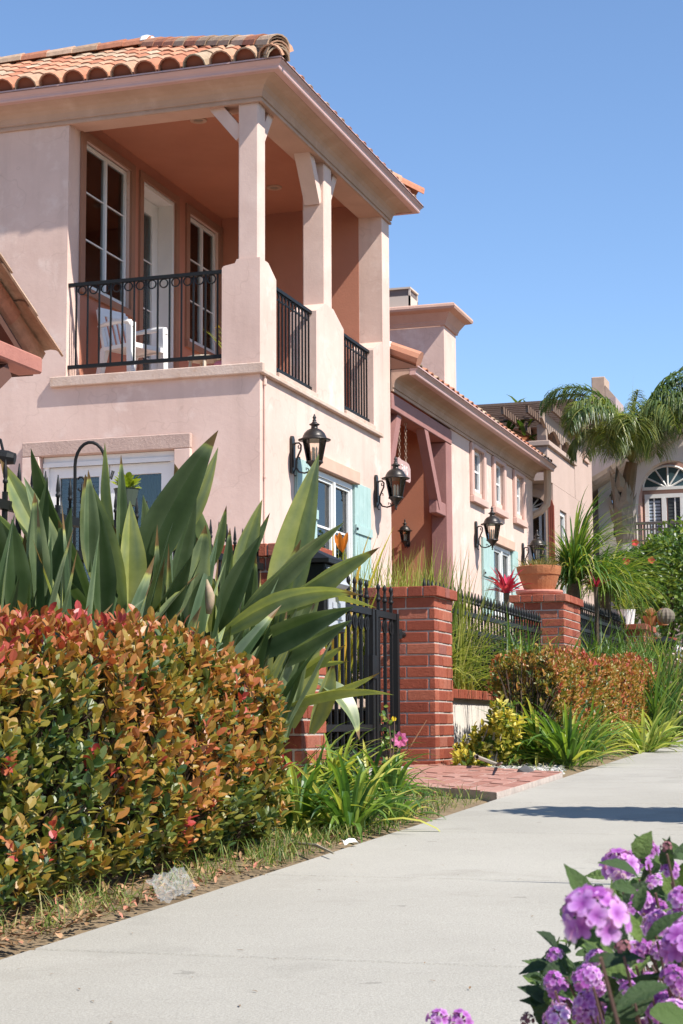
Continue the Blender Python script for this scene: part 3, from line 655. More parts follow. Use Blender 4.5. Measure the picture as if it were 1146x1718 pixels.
def text_obj(body, size, loc, rot, mat, par, ext=.004, name='lettering', sx=1.):
    cu = bpy.data.curves.new(name, 'FONT'); cu.body = body; cu.size = size; cu.extrude = ext; cu.align_x = 'CENTER'; cu.align_y = 'CENTER'
    tmp = bpy.data.objects.new(name, cu); C.objects.link(tmp)
    dg = bpy.context.evaluated_depsgraph_get(); me = bpy.data.meshes.new_from_object(tmp.evaluated_get(dg)); bpy.data.objects.remove(tmp)
    me.materials.clear(); me.materials.append(mat); o = put(name, me, loc, par, rot); o.scale = (sx, 1, 1); return o
text_obj('310', .17, (x+.003, 21.72, 3.915), (PI/2, 0, PI/2), M('pale number paint', (.72,.66,.62), .6), t, name='number', sx=1.25)
# ---- balcony chair, stool and plants
def chair(o, rz):
    t = thing('plastic_chair', 'white plastic armchair on the balcony behind the front railing', 'chair', o); mm = Matrix.Translation(o) @ Matrix.Rotation(rz, 4, 'Z'); T = lambda *p: mm @ Vector(p)
    def part(nm, q): q.v = [tuple(mm @ Vector(p)) for p in q.v]; return q.build(nm, plastic_m, t, smooth=False)
    q = MB()
    for i in range(7): x0 = -.21 + i*.062; q.box(x0, x0+.05, -.22, .22, .40, .42)
    q.box(-.23, .25, -.24, -.22, .385, .425); q.box(-.23, .25, .22, .24, .385, .425); q.box(.225, .255, -.22, .22, .375, .425); part('seat', q)
    for sy in (-1, 1):
        q = MB(); q.hexa([(.20,sy*.24-.03,0),(.26,sy*.24-.03,0),(.26,sy*.24+.03,0),(.20,sy*.24+.03,0),(.17,sy*.23-.035,.64),(.25,sy*.23-.035,.64),(.25,sy*.23+.035,.64),(.17,sy*.23+.035,.64)]); part('front_leg', q)
        q = MB(); q.hexa([(-.34,sy*.22-.03,0),(-.28,sy*.22-.03,0),(-.28,sy*.22+.03,0),(-.34,sy*.22+.03,0),(-.24,sy*.21-.03,.42),(-.16,sy*.21-.03,.42),(-.16,sy*.21+.03,.42),(-.24,sy*.21+.03,.42)]); part('rear_leg', q)
        q = MB(); q.tube([(-.27,sy*.24,.66),(-.1,sy*.265,.665),(.12,sy*.27,.66),(.22,sy*.255,.64),(.245,sy*.24,.58)], [.02,.026,.03,.03,.02], 6); part('armrest', q)
    q = MB()
    lean = lambda z: -.20 - (z-.42)*.30
    for y0, y1 in ((-.24,-.19),(.19,.24)): q.hexa([(lean(.40)-.02,y0,.40),(lean(.40)+.02,y0,.40),(lean(.40)+.02,y1,.40),(lean(.40)-.02,y1,.40),(lean(.86)-.015,y0*.9,.86),(lean(.86)+.015,y0*.9,.86),(lean(.86)+.015,y1*.9,.86),(lean(.86)-.015,y1*.9,.86)])
    q.hexa([(lean(.80)-.012,-.2,.80),(lean(.80)+.012,-.2,.80),(lean(.80)+.012,.2,.80),(lean(.80)-.012,.2,.80),(lean(.88)-.012,-.19,.89),(lean(.88)+.012,-.19,.89),(lean(.88)+.012,.19,.89),(lean(.88)-.012,.19,.89)])
    for i in range(5):
        y0 = -.165+i*.074; q.hexa([(lean(.42)-.008,y0,.42),(lean(.42)+.008,y0,.42),(lean(.42)+.008,y0+.038,.42),(lean(.42)-.008,y0+.038,.42),(lean(.80)-.008,y0,.80),(lean(.80)+.008,y0,.80),(lean(.80)+.008,y0+.038,.80),(lean(.80)-.008,y0+.038,.80)])
    part('backrest', q)
chair(Vector((-7.72, 16.80, 4.20)), math.radians(-22))
t = thing('plastic_stool', 'pale plastic stool beside the white chair on the balcony', 'stool', (-7.02, 17.05, 4.165))
q = MB(); q.lathe([(.17,.33),(.18,.345),(.18,.36),(.0,.362)], (-7.02,17.05,4.165), 14); q.build('seat', M('cream plastic', (.62,.52,.40), .5), t)
for a in range(4):
    q = MB(); e = a*PI/2+.5; q.tube([(-7.02+.17*math.cos(e),17.05+.17*math.sin(e),4.165),(-7.02+.13*math.cos(e),17.05+.13*math.sin(e),4.50)], [.014,.02], 6); q.build('leg', M('cream plastic leg', (.62,.52,.40), .5), t)
q = MB(); q.lathe([(.0,0),(.075,.005),(.085,.04),(.06,.075),(.0,.085)], (-6.52, YF+.13, 4.233), 10); q.build('folded_cloth', M('pink cloth', (.62,.20,.24), .9), None, label='small pink cloth bundle on the balcony ledge beside the corner pier', category='cloth')
# ================================================================== BRICK PILLARS, WALLS, FENCES, GATE
BR = {}
def brick_mesh(l, d, h):
    k = (round(l, 3), round(d, 3), round(h, 3))
    if k not in BR: q = MB(); q.cbox(-l/2, l/2, -d/2, d/2, -h/2, h/2, .004); BR[k] = q.mesh('brick', brick_m, False)[0]
    return BR[k]
def brk(x0, x1, y0, y1, z0, z1, par, j=.002):
    l, d, h = x1-x0, y1-y0, z1-z0
    o = put('brick', brick_mesh(l, d, h), ((x0+x1)/2+RND.uniform(-j,j), (y0+y1)/2+RND.uniform(-j,j), (z0+z1)/2), par, (0, 0, RND.uniform(-.008,.008)))
    return o
def runs(a, b, first, full=.205, jt=.010):
    out = []; p = a; l = first
    while p < b-.02:
        e = min(p+l, b)
        if b-e < .05: e = b
        out.append((p, e)); p = e+jt; l = full-jt+.0
    return out
def pillar(x0, x1, y0, y1, zt, label, faces='fsrb', zb=None):
    z0 = gz(y0)-.03 if zb is None else zb; ch = .0755; n = int(round((zt-.066-z0)/ch)); z0 = zt-.066-n*ch
    t = thing('brick_pillar', label, 'pillar', ((x0+x1)/2, (y0+y1)/2, z0), 'brick pillars along the front fence')
    q = MB(); q.box(x0+.006, x1-.006, y0+.006, y1-.006, z0, zt-.062); q.build('mortar_core', mortar_m, t); dp = .095
    for k in range(n):
        a, b = z0+k*ch+.005, z0+(k+1)*ch-.005; odd = k % 2
        fx = runs(x0, x1, .195 if odd else .095) if odd else runs(x0+dp+.01, x1, .145)
        for l, h in fx: brk(l, h, y0, y0+dp, a, b, t)
        ys = runs(y0+dp+.01, y1, .095) if odd else runs(y0+dp+.01, y1, .195)
        for l, h in ys: brk(x1-dp, x1, l, h, a, b, t)
        if not odd: brk(x0, x0+dp, y0, min(y0+.195, y1), a, b, t)
        if 'b' in faces:
            for l, h in runs(x0, x1-dp-.01, .16): brk(l, h, y1-dp, y1, a, b, t)
        if 'l' in faces:
            for l, h in runs(y0+.205, y1-dp-.01, .16): brk(x0, x0+dp, l, h, a, b, t)
    o = .032; X0, X1, Y0, Y1 = x0-o, x1+o, y0-o, y1+o
    q = MB(); q.box(X0+.008, X1-.008, Y0+.008, Y1-.008, zt-.060, zt-.008); q.build('cap_mortar', mortar_m, t)
    nx = max(3, round((X1-X0)/.112))
    for i in range(nx):
        a, b = X0+(X1-X0)*i/nx+.004, X0+(X1-X0)*(i+1)/nx-.004
        brk(a, b, Y0, Y0+.2, zt-.066, zt, t); 
        if Y1-Y0 > .42: brk(a, b, Y1-.2, Y1, zt-.066, zt, t)
    ny = max(1, round((Y1-Y0-.42)/.112))
    for i in range(ny):
        a, b = Y0+.205+(Y1-Y0-.41)*i/ny+.004, Y0+.205+(Y1-Y0-.41)*(i+1)/ny-.004
        if b > a+.02: brk(X1-.2, X1, a, b, zt-.066, zt, t); brk(X0, X0+.2, a, b, zt-.066, zt, t)
    return t
pillar(-3.39, -2.94, 11.10, 11.56, 1.535, 'red brick pillar at the right of the open gate, the tallest in view')
pillar(-3.40, -2.94, 15.60, 16.42, 1.80, 'red brick pillar carrying the large terracotta bowl')
pillar(-3.42, -2.94, 20.55, 21.35, 1.80, 'far brick pillar with a white pot and small succulents on its cap')
pillar(-3.30, -2.94, 23.0, 23.4, 1.76, 'narrow far brick pillar behind the second mailbox')
pillar(-3.39, -2.94, 8.46, 8.86, 1.56, 'brick pillar mostly hidden behind the sword-shaped leaves and mailbox')
def low_wall(y0, y1, zt, label):
    t = thing('garden_wall', label, 'wall', (-3.15, (y0+y1)/2, gz(y0)), 'low white walls under the iron fence')
    q = MB(); q.box(-3.26, -3.05, y0, y1, gz(y0)-.05, zt-.068); q.build('white_render', M('white render', (.72,.66,.58), .9, (.66,.60,.53), 3., 6., .3, 50, .15, dirt=((.5,.45,.38), 3., .62, .5)), t)
    q = MB(); q.box(-3.28, -3.02, y0, y1, zt-.067, zt-.006); q.build('mortar_bed', mortar_m, t); n = int((y1-y0)/.075)
    for i in range(n): brk(-3.29, -3.012, y0+(y1-y0)*i/n+.004, y0+(y1-y0)*(i+1)/n-.004, zt-.066, zt, t, .001)
low_wall(11.565, 15.595, .885, 'low white wall with brick coping right of the gate pillar')
low_wall(16.43, 20.545, 1.10, 'low white wall with brick coping beyond the terracotta bowl pillar')
low_wall(21.36, 22.995, 1.15, 'low white wall with brick coping at the far fence')
low_wall(2.0, 8.455, .62, 'low white wall hidden behind the red-tipped hedge')
fin = MB(); fin.lathe([(.007,0),(.007,.03),(.016,.035),(.016,.045),(.009,.05),(.014,.06),(.012,.085),(.003,.125)], (0,0,0), 8); fin_me, _ = fin.mesh('finial', iron, False, True)
knob = MB(); knob.lathe([(.007,0),(.017,.008),(.017,.02),(.010,.026),(.014,.034),(.009,.05),(.009,.075),(.015,.083),(.012,.10),(.003,.115)], (0,0,0), 8); knob_me, _ = knob.mesh('finial', iron, False, True)
def fence(y0, y1, zb, zt, label, x=-3.15, sp=.105, tip=fin_me, rings=True):
    t = thing('iron_fence', label, 'fence', (x, (y0+y1)/2, zb), 'black iron fence panels')
    fr = Fr((x,0,0), (0,1,0), (1,0,0))
    for z in (zb+.02, zt-.13, zt): lb_part(t, fr, y0, y1, z-.017, z+.017, -.014, .014, 'rail', iron)
    n = int((y1-y0)/sp); q = MB(); q.box(-.008,.008,-.008,.008,zb-.04,zt+.05); me, o = q.mesh('bar', iron)
    rm = MB(); ring(rm, (0,0,0), .038, .005, (0,1,0), 12); rme, _ = rm.mesh('scroll', iron, False)
    for i in range(n):
        y = y0 + (y1-y0)*(i+.5)/n; put('bar', me, (x, y, o.z), t); put('finial', tip, (x, y, zt+.05), t)
        if rings and i < n-1: put('scroll', rme, (x, y+(y1-y0)/n/2, zt-.195), t)
    return t
fence(11.57, 15.59, .97, 1.46, 'black iron fence panel on the white wall between gate pillar and terracotta bowl')
fence(16.43, 20.54, 1.22, 1.72, 'black iron fence panel under the arching grass plant')
fence(21.37, 22.98, 1.25, 1.70, 'short black iron fence panel at the far pillars')
fin2 = MB(); fin2.lathe([(.006,0),(.006,.03),(.010,.034),(.010,.042),(.006,.047),(.009,.056),(.007,.08),(.002,.12)], (0,0,0), 8); fin2_me, _ = fin2.mesh('finial', iron, False, True)
fence(2.0, 8.44, .75, 1.44, 'black spiked iron fence behind the sword-shaped leaves', tip=fin2_me, rings=False)
t = thing('garden_gate', 'black iron double gate with scrolls and finials standing by the brick pillar', 'gate', (-3.15, 10, .4), None)
fr = Fr((-3.15,0,0), (0,1,0), (1,0,0))
bar = MB(); bar.box(-.009,.009,-.009,.009,.47,1.40); bme, bo = bar.mesh('bar', iron)
rm = MB(); ring(rm, (0,0,0), .040, .006, (0,1,0), 14); rme, _ = rm.mesh('scroll', iron, False)
for y0, y1 in ((8.96, 10.38), (10.41, 10.92)):
    for a, b in ((y0, y0+.045), (y1-.045, y1)): lb_part(t, fr, a, b, .42, 1.345, -.022, .022, 'stile', iron)
    for z in (.46, .62, 1.325): lb_part(t, fr, y0+.045, y1-.045, z-.02, z+.02, -.016, .016, 'rail', iron)
    n = max(3, int((y1-y0-.09)/.115))
    for i in range(n):
        y = y0+.045+(y1-y0-.09)*(i+.5)/n; put('bar', bme, (-3.15, y, bo.z), t); put('finial', knob_me, (-3.15, y, 1.40), t); put('scroll', rme, (-3.15, y, 1.25), t)
q = MB(); q.tube([(-3.15,10.92,1.22),(-3.15,11.09,1.22)], .02, 8); q.lathe([(.028,-.03),(.028,.03)], (-3.15,10.97,1.22), 10); q.build('hinge', iron, t)
q = MB(); q.tube([(-3.15,10.92,.55),(-3.15,11.09,.55)], .018, 8); q.build('hinge', iron, t)
lb_part(t, fr, 10.30, 10.385, .92, 1.06, -.03, .03, 'latch_box', iron)
# ---- mailboxes
def mailbox(x0, x1, y0, y1, z0, z1, label, panel, pitch=.09):
    t = thing('mailbox', label, 'mailbox', ((x0+x1)/2, (y0+y1)/2, gz(y0)), None)
    q = MB(); q.cbox(x0, x1, y0, y1, z0, z1, .006); q.build('box', iron, t)
    q = MB(); e = .03; a = [(x0-e,y0-e,z1+.001),(x1+e,y0-e,z1+.001),(x1+e,y1+e,z1+.001),(x0-e,y1+e,z1+.001),(x0-e,y0-e,z1+.02),(x1+e,y0-e,z1+.02),(x1+e,y1+e,z1+.02),(x0-e,y1+e,z1+.02)]
    q.hexa(a); cxx = (x0+x1)/2; q.add([(x0-e,y0-e,z1+.021),(x1+e,y0-e,z1+.021),(x1+e,y1+e,z1+.021),(x0-e,y1+e,z1+.021),(cxx,y0+.08,z1+pitch),(cxx,y1-.08,z1+pitch)], [(0,1,4),(1,2,5,4),(2,3,5),(3,0,4,5)]); q.build('lid', iron, t)
    h = z1-z0
    q = MB(); q.cbox(x1+.001, x1+.012, y0+.03, y1-.03, z0+.02, z0+h*.62, .003); q.build('door_panel', panel, t)
    q = MB(); q.prism([(x1+.001,y0+.02,z0+h*.66),(x1+.018,y0+.02,z0+h*.68),(x1+.03,y0+.02,z0+h*.72),(x1+.014,y0+.02,z0+h*.78),(x1+.012,y0+.02,z1-.02),(x1+.001,y0+.02,z1-.02)], (0,y1-y0-.04,0)); q.build('hood', panel, t)
    for zz in (.18, .34): 
        q = MB(); q.cbox(x1+.013, x1+.018, y0+.08, y1-.08, z0+h*zz, z0+h*(zz+.10), .003); q.build('embossed_plate', panel, t)
    if y0 > 15: q = MB(); q.cbox((x0+x1)/2-.045, (x0+x1)/2+.045, (y0+y1)/2-.045, (y0+y1)/2+.045, gz(y0)-.05, z0-.001, .006); q.build('post', iron, t)
    else: q = MB(); q.box(x0-.06, x0+.03, y1+.001, y1+.019, z0+.05, z1-.05); q.build('wall_bracket', iron, t)
    return t
mailbox(-2.93, -2.70, 8.12, 8.44, 1.09, 1.42, 'black mailbox with a grey street panel and hipped lid beside the gate', M('grey enamel', (.42,.43,.46), .4, (.36,.37,.40), 6.))
mailbox(-2.98, -2.72, 21.6, 22.05, 1.12, 1.62, 'black mailbox with pale side standing by the far narrow pillar', M('pale grey enamel', (.50,.53,.57), .45))
# ================================================================== TILED ROOF AT THE LEFT EDGE
t = thing('entry_roof', 'small terracotta tiled gable roof on a dusty red timber beam', 'roof', (-6.4, 8.4, .6))
YR, YE, XV = 8.20, 10.30, -5.38; zE = onX(104, 606, XV).z; PE = .56; zR = zE + (YE-YR)*PE
mb = MB(); wd = 3.2
mb.prism([(XV-.04, YE-.06, zE-.10), (XV-.04, YR, zR-.10), (XV-.04, 2*YR-YE+.06, zE-.10), (XV-.04, 2*YR-YE+.06, zE-.16), (XV-.04, YR, zR-.20), (XV-.04, YE-.06, zE-.16)], (-wd,0,0)); deck = mb.build('roof', M('dark stained deck', (.10,.045,.03), .85, (.08,.035,.025), 6.), t)
dy = Vector((0,1,-PE)).normalized(); L2 = (YE-YR)*math.sqrt(1+PE*PE)
big = barrel(.50, .105, .125, .014, 9)
for r in range(8):
    for k in range(int(L2/.40)+1):
        low = Vector((XV-.0-r*.27, YE, zE)) - dy*(k*.40)
        mm = frame_mat(low - dy*.46 + Vector((RND.uniform(-.004,.004), 0, -.035+.012*(r>0))), dy, (-1,0,0))
        if r == 0: mm = mm @ Matrix.Rotation(-.35, 4, 'X')
        if low.y > YR-.1: putm('tile', big, mm, deck)
        if r > 0: putm('tile', big, frame_mat(low + Vector((.135,0,.0)) - dy*.44 + Vector((0,0,.04)), dy, (-1,0,0)) @ Matrix.Rotation(PI, 4, 'X'), deck)
for i in range(6): putm('tile', big, frame_mat(Vector((XV-.32-i*.42, YR, zR+.02)), (1,0,0), (0,1,0)), deck)
q = MB(); bp0, bp1 = onX(72, 600, XV+.05), onX(72, 628, XV+.05); q.cbox(XV-.13, XV+.05, 6.6, bp0.y, bp1.z, bp0.z, .012); q.build('beam', M('dusty red timber', (.40,.17,.13), .75, (.34,.14,.11), 5., 6., .25, 40, .2), t)
q = MB(); q.cbox(XV-3.0, XV-.14, 9.70, 9.80, bp1.z-.25, bp1.z-.003, .01); q.build('cross_beam', M('brown timber', (.13,.06,.042), .8), t)
for y in (9.15,): q = MB(); q.cbox(XV-.14, XV+.04, y-.1, y+.1, .5, bp1.z-.002, .01); q.build('post', M('red brown post', (.30,.13,.10), .8), t)
q = MB(); q.hexa([(XV-.09,9.26,bp1.z-.50),(XV+.01,9.26,bp1.z-.50),(XV+.01,9.26,bp1.z-.36),(XV-.09,9.26,bp1.z-.36),(XV-.09,9.86,bp1.z-.08),(XV+.01,9.86,bp1.z-.08),(XV+.01,9.80,bp1.z-.003),(XV-.09,9.80,bp1.z-.003)]); q.build('knee_brace', M('brown brace', (.12,.055,.04), .8), t)
# ---- shepherd hook with hanging pot, black spotlight
pl = at(152, 760, 9.3)
t = thing('garden_hook', 'black shepherd hook rising behind the sword-shaped leaves', 'hook', (pl.x-.07, pl.y, .7))
def arcpx(cx, cy, rx, ry, a0, a1, D, n): return [at(cx+rx*math.cos(a), cy-ry*math.sin(a), D) for a in [a0+(a1-a0)*i/(n-1) for i in range(n)]]
q = MB(); q.tube([at(124, 1000, 9.3), at(125, 900, 9.3), at(126, 800, 9.3)] + arcpx(152, 782, 26, 40, PI, 0, 9.3, 12) + [at(178, 798, 9.3), at(186, 803, 9.3), at(190, 790, 9.3)], .009, 7); q.tube(arcpx(136, 812, 7, 12, 2.5, -2.4, 9.3, 9), .005, 5); q.build('hook', iron, t, smooth=True)
pc = at(212, 822, 9.4)
t = thing('hanging_pot', 'small hanging pot with yellow green leaves in front of the french door', 'plant pot', pc)
q = MB(); q.lathe([(.03,-.09),(.05,-.085),(.065,0),(.07,.005),(.055,.006),(.0,-.01)], pc, 12); q.build('pot', M('dark green pot', (.05,.065,.045), .7), t); q = MB()
for i in range(60): a = RND.uniform(0, 2*PI); e = RND.uniform(.1, 1.3); d = Vector((math.cos(a)*math.cos(e), math.sin(a)*math.cos(e), math.sin(e))); q.leaf(pc + d*RND.uniform(.01,.07), d + Vector((0,0,.2)), Vector((0,0,1)), RND.uniform(.04,.06), .035, tint=RND.random())
q.build('foliage', M('yellow green leaf', (0,0,0), .45, tint=[(0,(.20,.26,.02)),(1,(.40,.42,.04))], transl=.4), t)
pc = at(6, 767, 9.0)
t = thing('spotlight', 'black garden spotlight on a pole at the edge of the leaves', 'light', pc)
q = MB(); d = (RGT*1. + Vector((0,0,-.15))).normalized(); q.tube([pc - d*.05, pc - d*.03, pc + d*.02, pc + d*.055, pc+d*.06], [.02,.036,.038,.03,.03], 10); q.build('lamp_head', iron, t); q = MB(); q.tube([pc - d*.03 - Vector((0,0,.03)), pc - d*.03 - Vector((0,0,1.3))], .010, 6); q.tube([pc+Vector((0,0,.02)), pc+Vector((-.02,0,.09)), pc+Vector((-.06,0,.11))], .008, 5); q.build('pole', iron, t)
# ================================================================== NEIGHBOURING HOUSES
s2 = M('beige pink stucco', (.50,.37,.31), .9, (.44,.325,.27), 1.2, 6., .3, 40, .15)
pergw = M('brown pergola timber', (.22,.15,.115), .8, (.17,.115,.09), 5., 5., .2, 30, .2)
XN, YN = -6.4, 33.1
zN = lambda px, py: onY(px, py, YN).z
xN = lambda px, py: onY(px, py, YN).x
yX = lambda px, py: onX(px, py, XN).y
zX = lambda px, py: onX(px, py, XN).z
h2 = thing('neighbour_house', 'beige pink house with roof terrace pergola beyond the wing', 'house', (-9, 35, 1.2))
NF = Fr((0,YN,0), (1,0,0), (0,-1,0)); NS = Fr((XN,0,0), (0,1,0), (1,0,0))
zpar = onY(915, 748, YN-.5).z; zsof = zN(915, 812); yE = yX(988, 755) + .3; yU = yX(963, 720)
ax0, ax1 = xN(892, 870)-.35, xN(916.5, 870); zsp, zb2 = zN(906, 851), 2.1
mb = MB(); wall(mb, NF, -14, XN, .6, zsof, .3, [(ax0, ax1, zb2, zN(906, 832)+.02)])
wall(mb, NS, YN+.3, yE, .6, zsof, .3, [(yX(940,880), yX(951,880), 2.2, zX(945,858))]); mb.box(-14, XN-.3, yE-.3, yE, .6, zsof); mb.build('wall', s2, h2)
mb = MB(); mb.box(-14, XN, YN-.5, YN+1.0, zsof+.005, zpar); mb.box(XN-.35, XN, YN+1.0, yX(962,700), zsof+.005, zpar-.02); mb.box(-14, XN-.35, YN+1.0, yU-.002, zsof+.005, zsof+.25); mb.build('terrace_parapet', s2, h2)
q = MB(); q.cbox(-14, XN+.06, YN-.56, YN-.30, zpar+.002, zpar+.10, .01); q.cbox(XN-.36, XN+.06, YN-.298, yX(962,700), zpar+.001, zpar+.10, .01); q.build('parapet_cap', M('cap stucco', (.46,.34,.28), .9), h2)
# arched window with fan light
cxa, ra = (ax0+ax1)/2, (ax1-ax0)/2; aw = frame_ring(h2, NF, ax0, ax1, zb2, zsp, -.16, -.08, .06, white_m, 'arched_window')
arc = [(cxa+ra*math.cos(PI*i/14), zsp+.001+ (zN(906,832)-zsp)*math.sin(PI*i/14)) for i in range(15)]
q = MB(); q.prism([(ax0,YN-.001,zN(906,832)+.021),(ax1,YN-.001,zN(906,832)+.021)] + [(x,YN-.001,z) for x, z in arc], (0,.28,0)); q.build('arch_spandrel', s2, h2)
q = MB(); q.prism([(x*.94+cxa*.06,YN+.13,z) for x, z in arc], (0,.01,0)); q.build('fan_pane', pane, aw); lb_part(aw, NF, ax0+.05, ax1-.05, zb2+.05, zsp-.05, -.14, -.13, 'pane', pane)
for i in range(1, 6): a = PI*i/6; q = MB(); q.tube([(cxa,YN+.11,zsp), (cxa+ra*.95*math.cos(a),YN+.11,zsp+(zN(906,832)-zsp)*.95*math.sin(a))], .014, 4); q.build('muntin', white_m, aw)
muntins(aw, NF, (cxa-.15, cxa+.18), ((zb2+zsp)/2+.1,), ax0, ax1, zb2, zsp, -.11, .025); room_box(NF, ax0, ax1, zb2, zsp+.4, -.3, .6, aw)
q = MB(); o_ = [(cxa+(ra+.14)*math.cos(PI*i/14), zsp+(zN(906,832)-zsp+.14)*math.sin(PI*i/14)) for i in range(15)]
for i in range(14): q.hexa([(arc[i][0],YN-.002,arc[i][1]),(o_[i][0],YN-.002,o_[i][1]),(o_[i+1][0],YN-.002,o_[i+1][1]),(arc[i+1][0],YN-.002,arc[i+1][1]),(arc[i][0],YN-.05,arc[i][1]),(o_[i][0],YN-.05,o_[i][1]),(o_[i+1][0],YN-.05,o_[i+1][1]),(arc[i+1][0],YN-.05,arc[i+1][1])])
q.box(ax1, ax1+.14, YN-.05, YN-.002, zb2, zsp); q.build('arch_trim', M('arch trim', (.52,.36,.27), .9), h2)
redp = M('brick red paint', (.36,.09,.055), .7, (.30,.075,.05), 5.)
sx0, sx1 = ax1+.16, XN-.08; zt_ = zN(925, 832); n = 3
sh = MB(); sh.box(sx0, sx1, YN-.03, YN-.004, zb2, zsp); sh = sh.build('shutter', redp, h2)
for i in range(n):
    a, b = sx0+(sx1-sx0)*i/n+.006, sx0+(sx1-sx0)*(i+1)/n-.006; tz = lambda x: zsp + (zt_-zsp)*math.sin(PI/2*max(0, min(1, (x-sx0)/(sx1-sx0)))*.98+.02)
    q = MB(); q.prism([(a,YN-.031,zb2-.02),(b,YN-.031,zb2-.02),(b,YN-.031,tz(b)),(a,YN-.031,tz(a))], (0,-.025,0)); q.build('plank', redp, sh)
# side windows
f = frame_ring(h2, NS, yX(940,880)+.02, yX(951,880)-.02, 2.22, zX(945,858)-.02, -.12, -.04, .07, white_m, 'side_window'); lb_part(f, NS, yX(940,880)+.06, yX(951,880)-.06, 2.26, zX(945,858)-.06, -.09, -.08, 'pane', pane); room_box(NS, yX(940,880), yX(951,880), 2.2, zX(945,858), -.3, .5, f)
# upper storey at the back, with eave
yU = yX(963, 720)
mb = MB(); mb.box(-8.4, XN, yU, yE, zsof+.004, zX(970, 722)); mb.build('upper_wall', s2, h2)
sweep([(-8.4,yU,0),(XN,yU,0),(XN,yE+.2,0)], [(0,-1,0),(1,0,0)], [(a*1.0,b*1.0) for a, b in corn], zX(970,722)-.24, cornice_m, 'cornice', h2)
sweep([(-8.4,yU,0),(XN,yU,0),(XN,yE+.2,0)], [(0,-1,0),(1,0,0)], gut, zX(970,722)-.04, gutter_m, 'gutter', h2)
q = MB(); q.prism([(XN+.36,yU-.35,zX(970,722)+.06),(-8.5,yU-.35,zX(970,722)+.06),(-8.5,yU+2,zX(970,722)+.35),(XN-1.4,yU+2,zX(970,722)+.35)], (0,3,0)); q.build('roof', M('neighbour clay roof', (.42,.19,.12), .85), h2)
wy0, wy1, wz0, wz1 = yX(977,760), yX(986,760), zX(982,776), zX(982,745)
f = frame_ring(h2, NS, wy0, wy1, wz0, wz1, .004, .05, .10, M('neighbour trim', (.50,.34,.27), .9), 'upper_window', mid=((wy0+wy1)/2,)); lb_part(f, NS, wy0+.08, wy1-.08, wz0+.08, wz1-.08, .006, .012, 'pane', M('pale pane', (.40,.42,.42), .2))
# pergola
pg = MB(); zP = onY(925, 673, YN-.55).z - .40
pg.cbox(XN-.22, XN-.04, YN-.35, YN-.19, zpar+.10, zP, .01); pg = pg.build('pergola', M('pergola post', (.36,.26,.20), .8), h2)
for y in (yX(944,700), yU-.15): q = MB(); q.cbox(XN-.2, XN-.04, y-.08, y+.08, zpar+.10, zP, .01); q.build('pergola_post', M('pergola side post', (.30,.21,.16), .8), pg)
for x in (-9.2, -11.8): q = MB(); q.cbox(x-.08, x+.08, YN-.35, YN-.19, zpar+.10, zP, .01); q.build('pergola_post', pergw, pg)
q = MB(); y0_, y1_ = YN-.5, yU+.1; zz = zP; pts = [(XN-.03, y0_-.3, zz+.02), (XN-.03, y0_-.25, zz-.05)]
def arch_pts(a, b, dz, n=8): return [(XN-.03, a+(b-a)*i/n, zz-.16 + dz*(math.sin(PI*i/n))) for i in range(n+1)]
pts = [(XN-.03,y0_-.25,zz+.20),(XN-.03,y0_-.25,zz+.06)] + arch_pts(YN-.1, yX(942,700), .14) + arch_pts(yX(946,700), y1_-.2, .14) + [(XN-.03,y1_,zz-.05),(XN-.03,y1_,zz+.20)]
q.prism(pts, (-.06,0,0)); q.build('side_beam', M('side beam timber', (.36,.26,.20), .8), pg)
x = -11.6
while x < XN+.1: q = MB(); q.box(x, x+.05, YN-.5, y1_+.1, zP+.22, zP+.36); q.build('joist', pergw, pg); x += .48
y = YN-.55; sl = MB(); sl.box(-11.7, XN+.55, -.035, .035, 0, .05); slm, o = sl.mesh('slat', pergw)
while y < y1_+.1: put('slat', slm, (o.x, y, zP+.39), pg); y += .20
dk = M('dark brown sheet', (.075,.05,.042), .8); y0s, y1s = yX(931,720), yX(943,720)
q = MB(); q.box(XN-.16, XN-.12, y0s, y1s, zpar+.1, zP-.22); q.build('opening_shade', dk, pg)  # dark sheet standing for the shade in the open bay between posts
a0, a1 = yX(946,720)+.03, yU-.28
for i in range(8): q = MB(); y = a0+(a1-a0)*i/8; q.box(XN-.10, XN-.07, y, y+(a1-a0)/8-.012, zpar+.06, zP-.55); q.build('screen_slat', M('screen slat', (.30,.215,.17), .8) if i == 0 else bpy.data.materials['screen slat'], pg)
q = MB(); q.box(-11, XN-.9, yU-.03, yU-.002, zpar, zP-.2); q.build('terrace_backing', dk, h2)
def fan(mbx, c, n, L, W, emin, emax, droop, nseg=4):
    for i in range(n): mbx.blade(c, RND.uniform(0, 2*PI), RND.uniform(emin, emax), L*RND.uniform(.7,1.1), W, droop, nseg, .3, RND.random())
pt = onY(875, 752, YN+1.2); t = thing('terrace_plant', 'green fan-leaved plant under the roof terrace pergola', 'plant', pt); q = MB()
for i in range(26): a = RND.uniform(0, 2*PI); c = pt + Vector((RND.uniform(-.4,.4), RND.uniform(-.2,.2), RND.uniform(.1,.7))); q.blade(c, a, RND.uniform(.2,1.3), RND.uniform(.4,.7), .12, 1.4, 4, .3, RND.random())
q.build('foliage', M('terrace leaf', (0,0,0), .45, tint=[(0,(.03,.06,.015)),(.7,(.07,.13,.02)),(1,(.22,.24,.03))], transl=.3), t); q = MB(); q.lathe([(.12,-.1),(.2,.2),(.22,.22)], pt, 10); q.build('pot', terra, t)
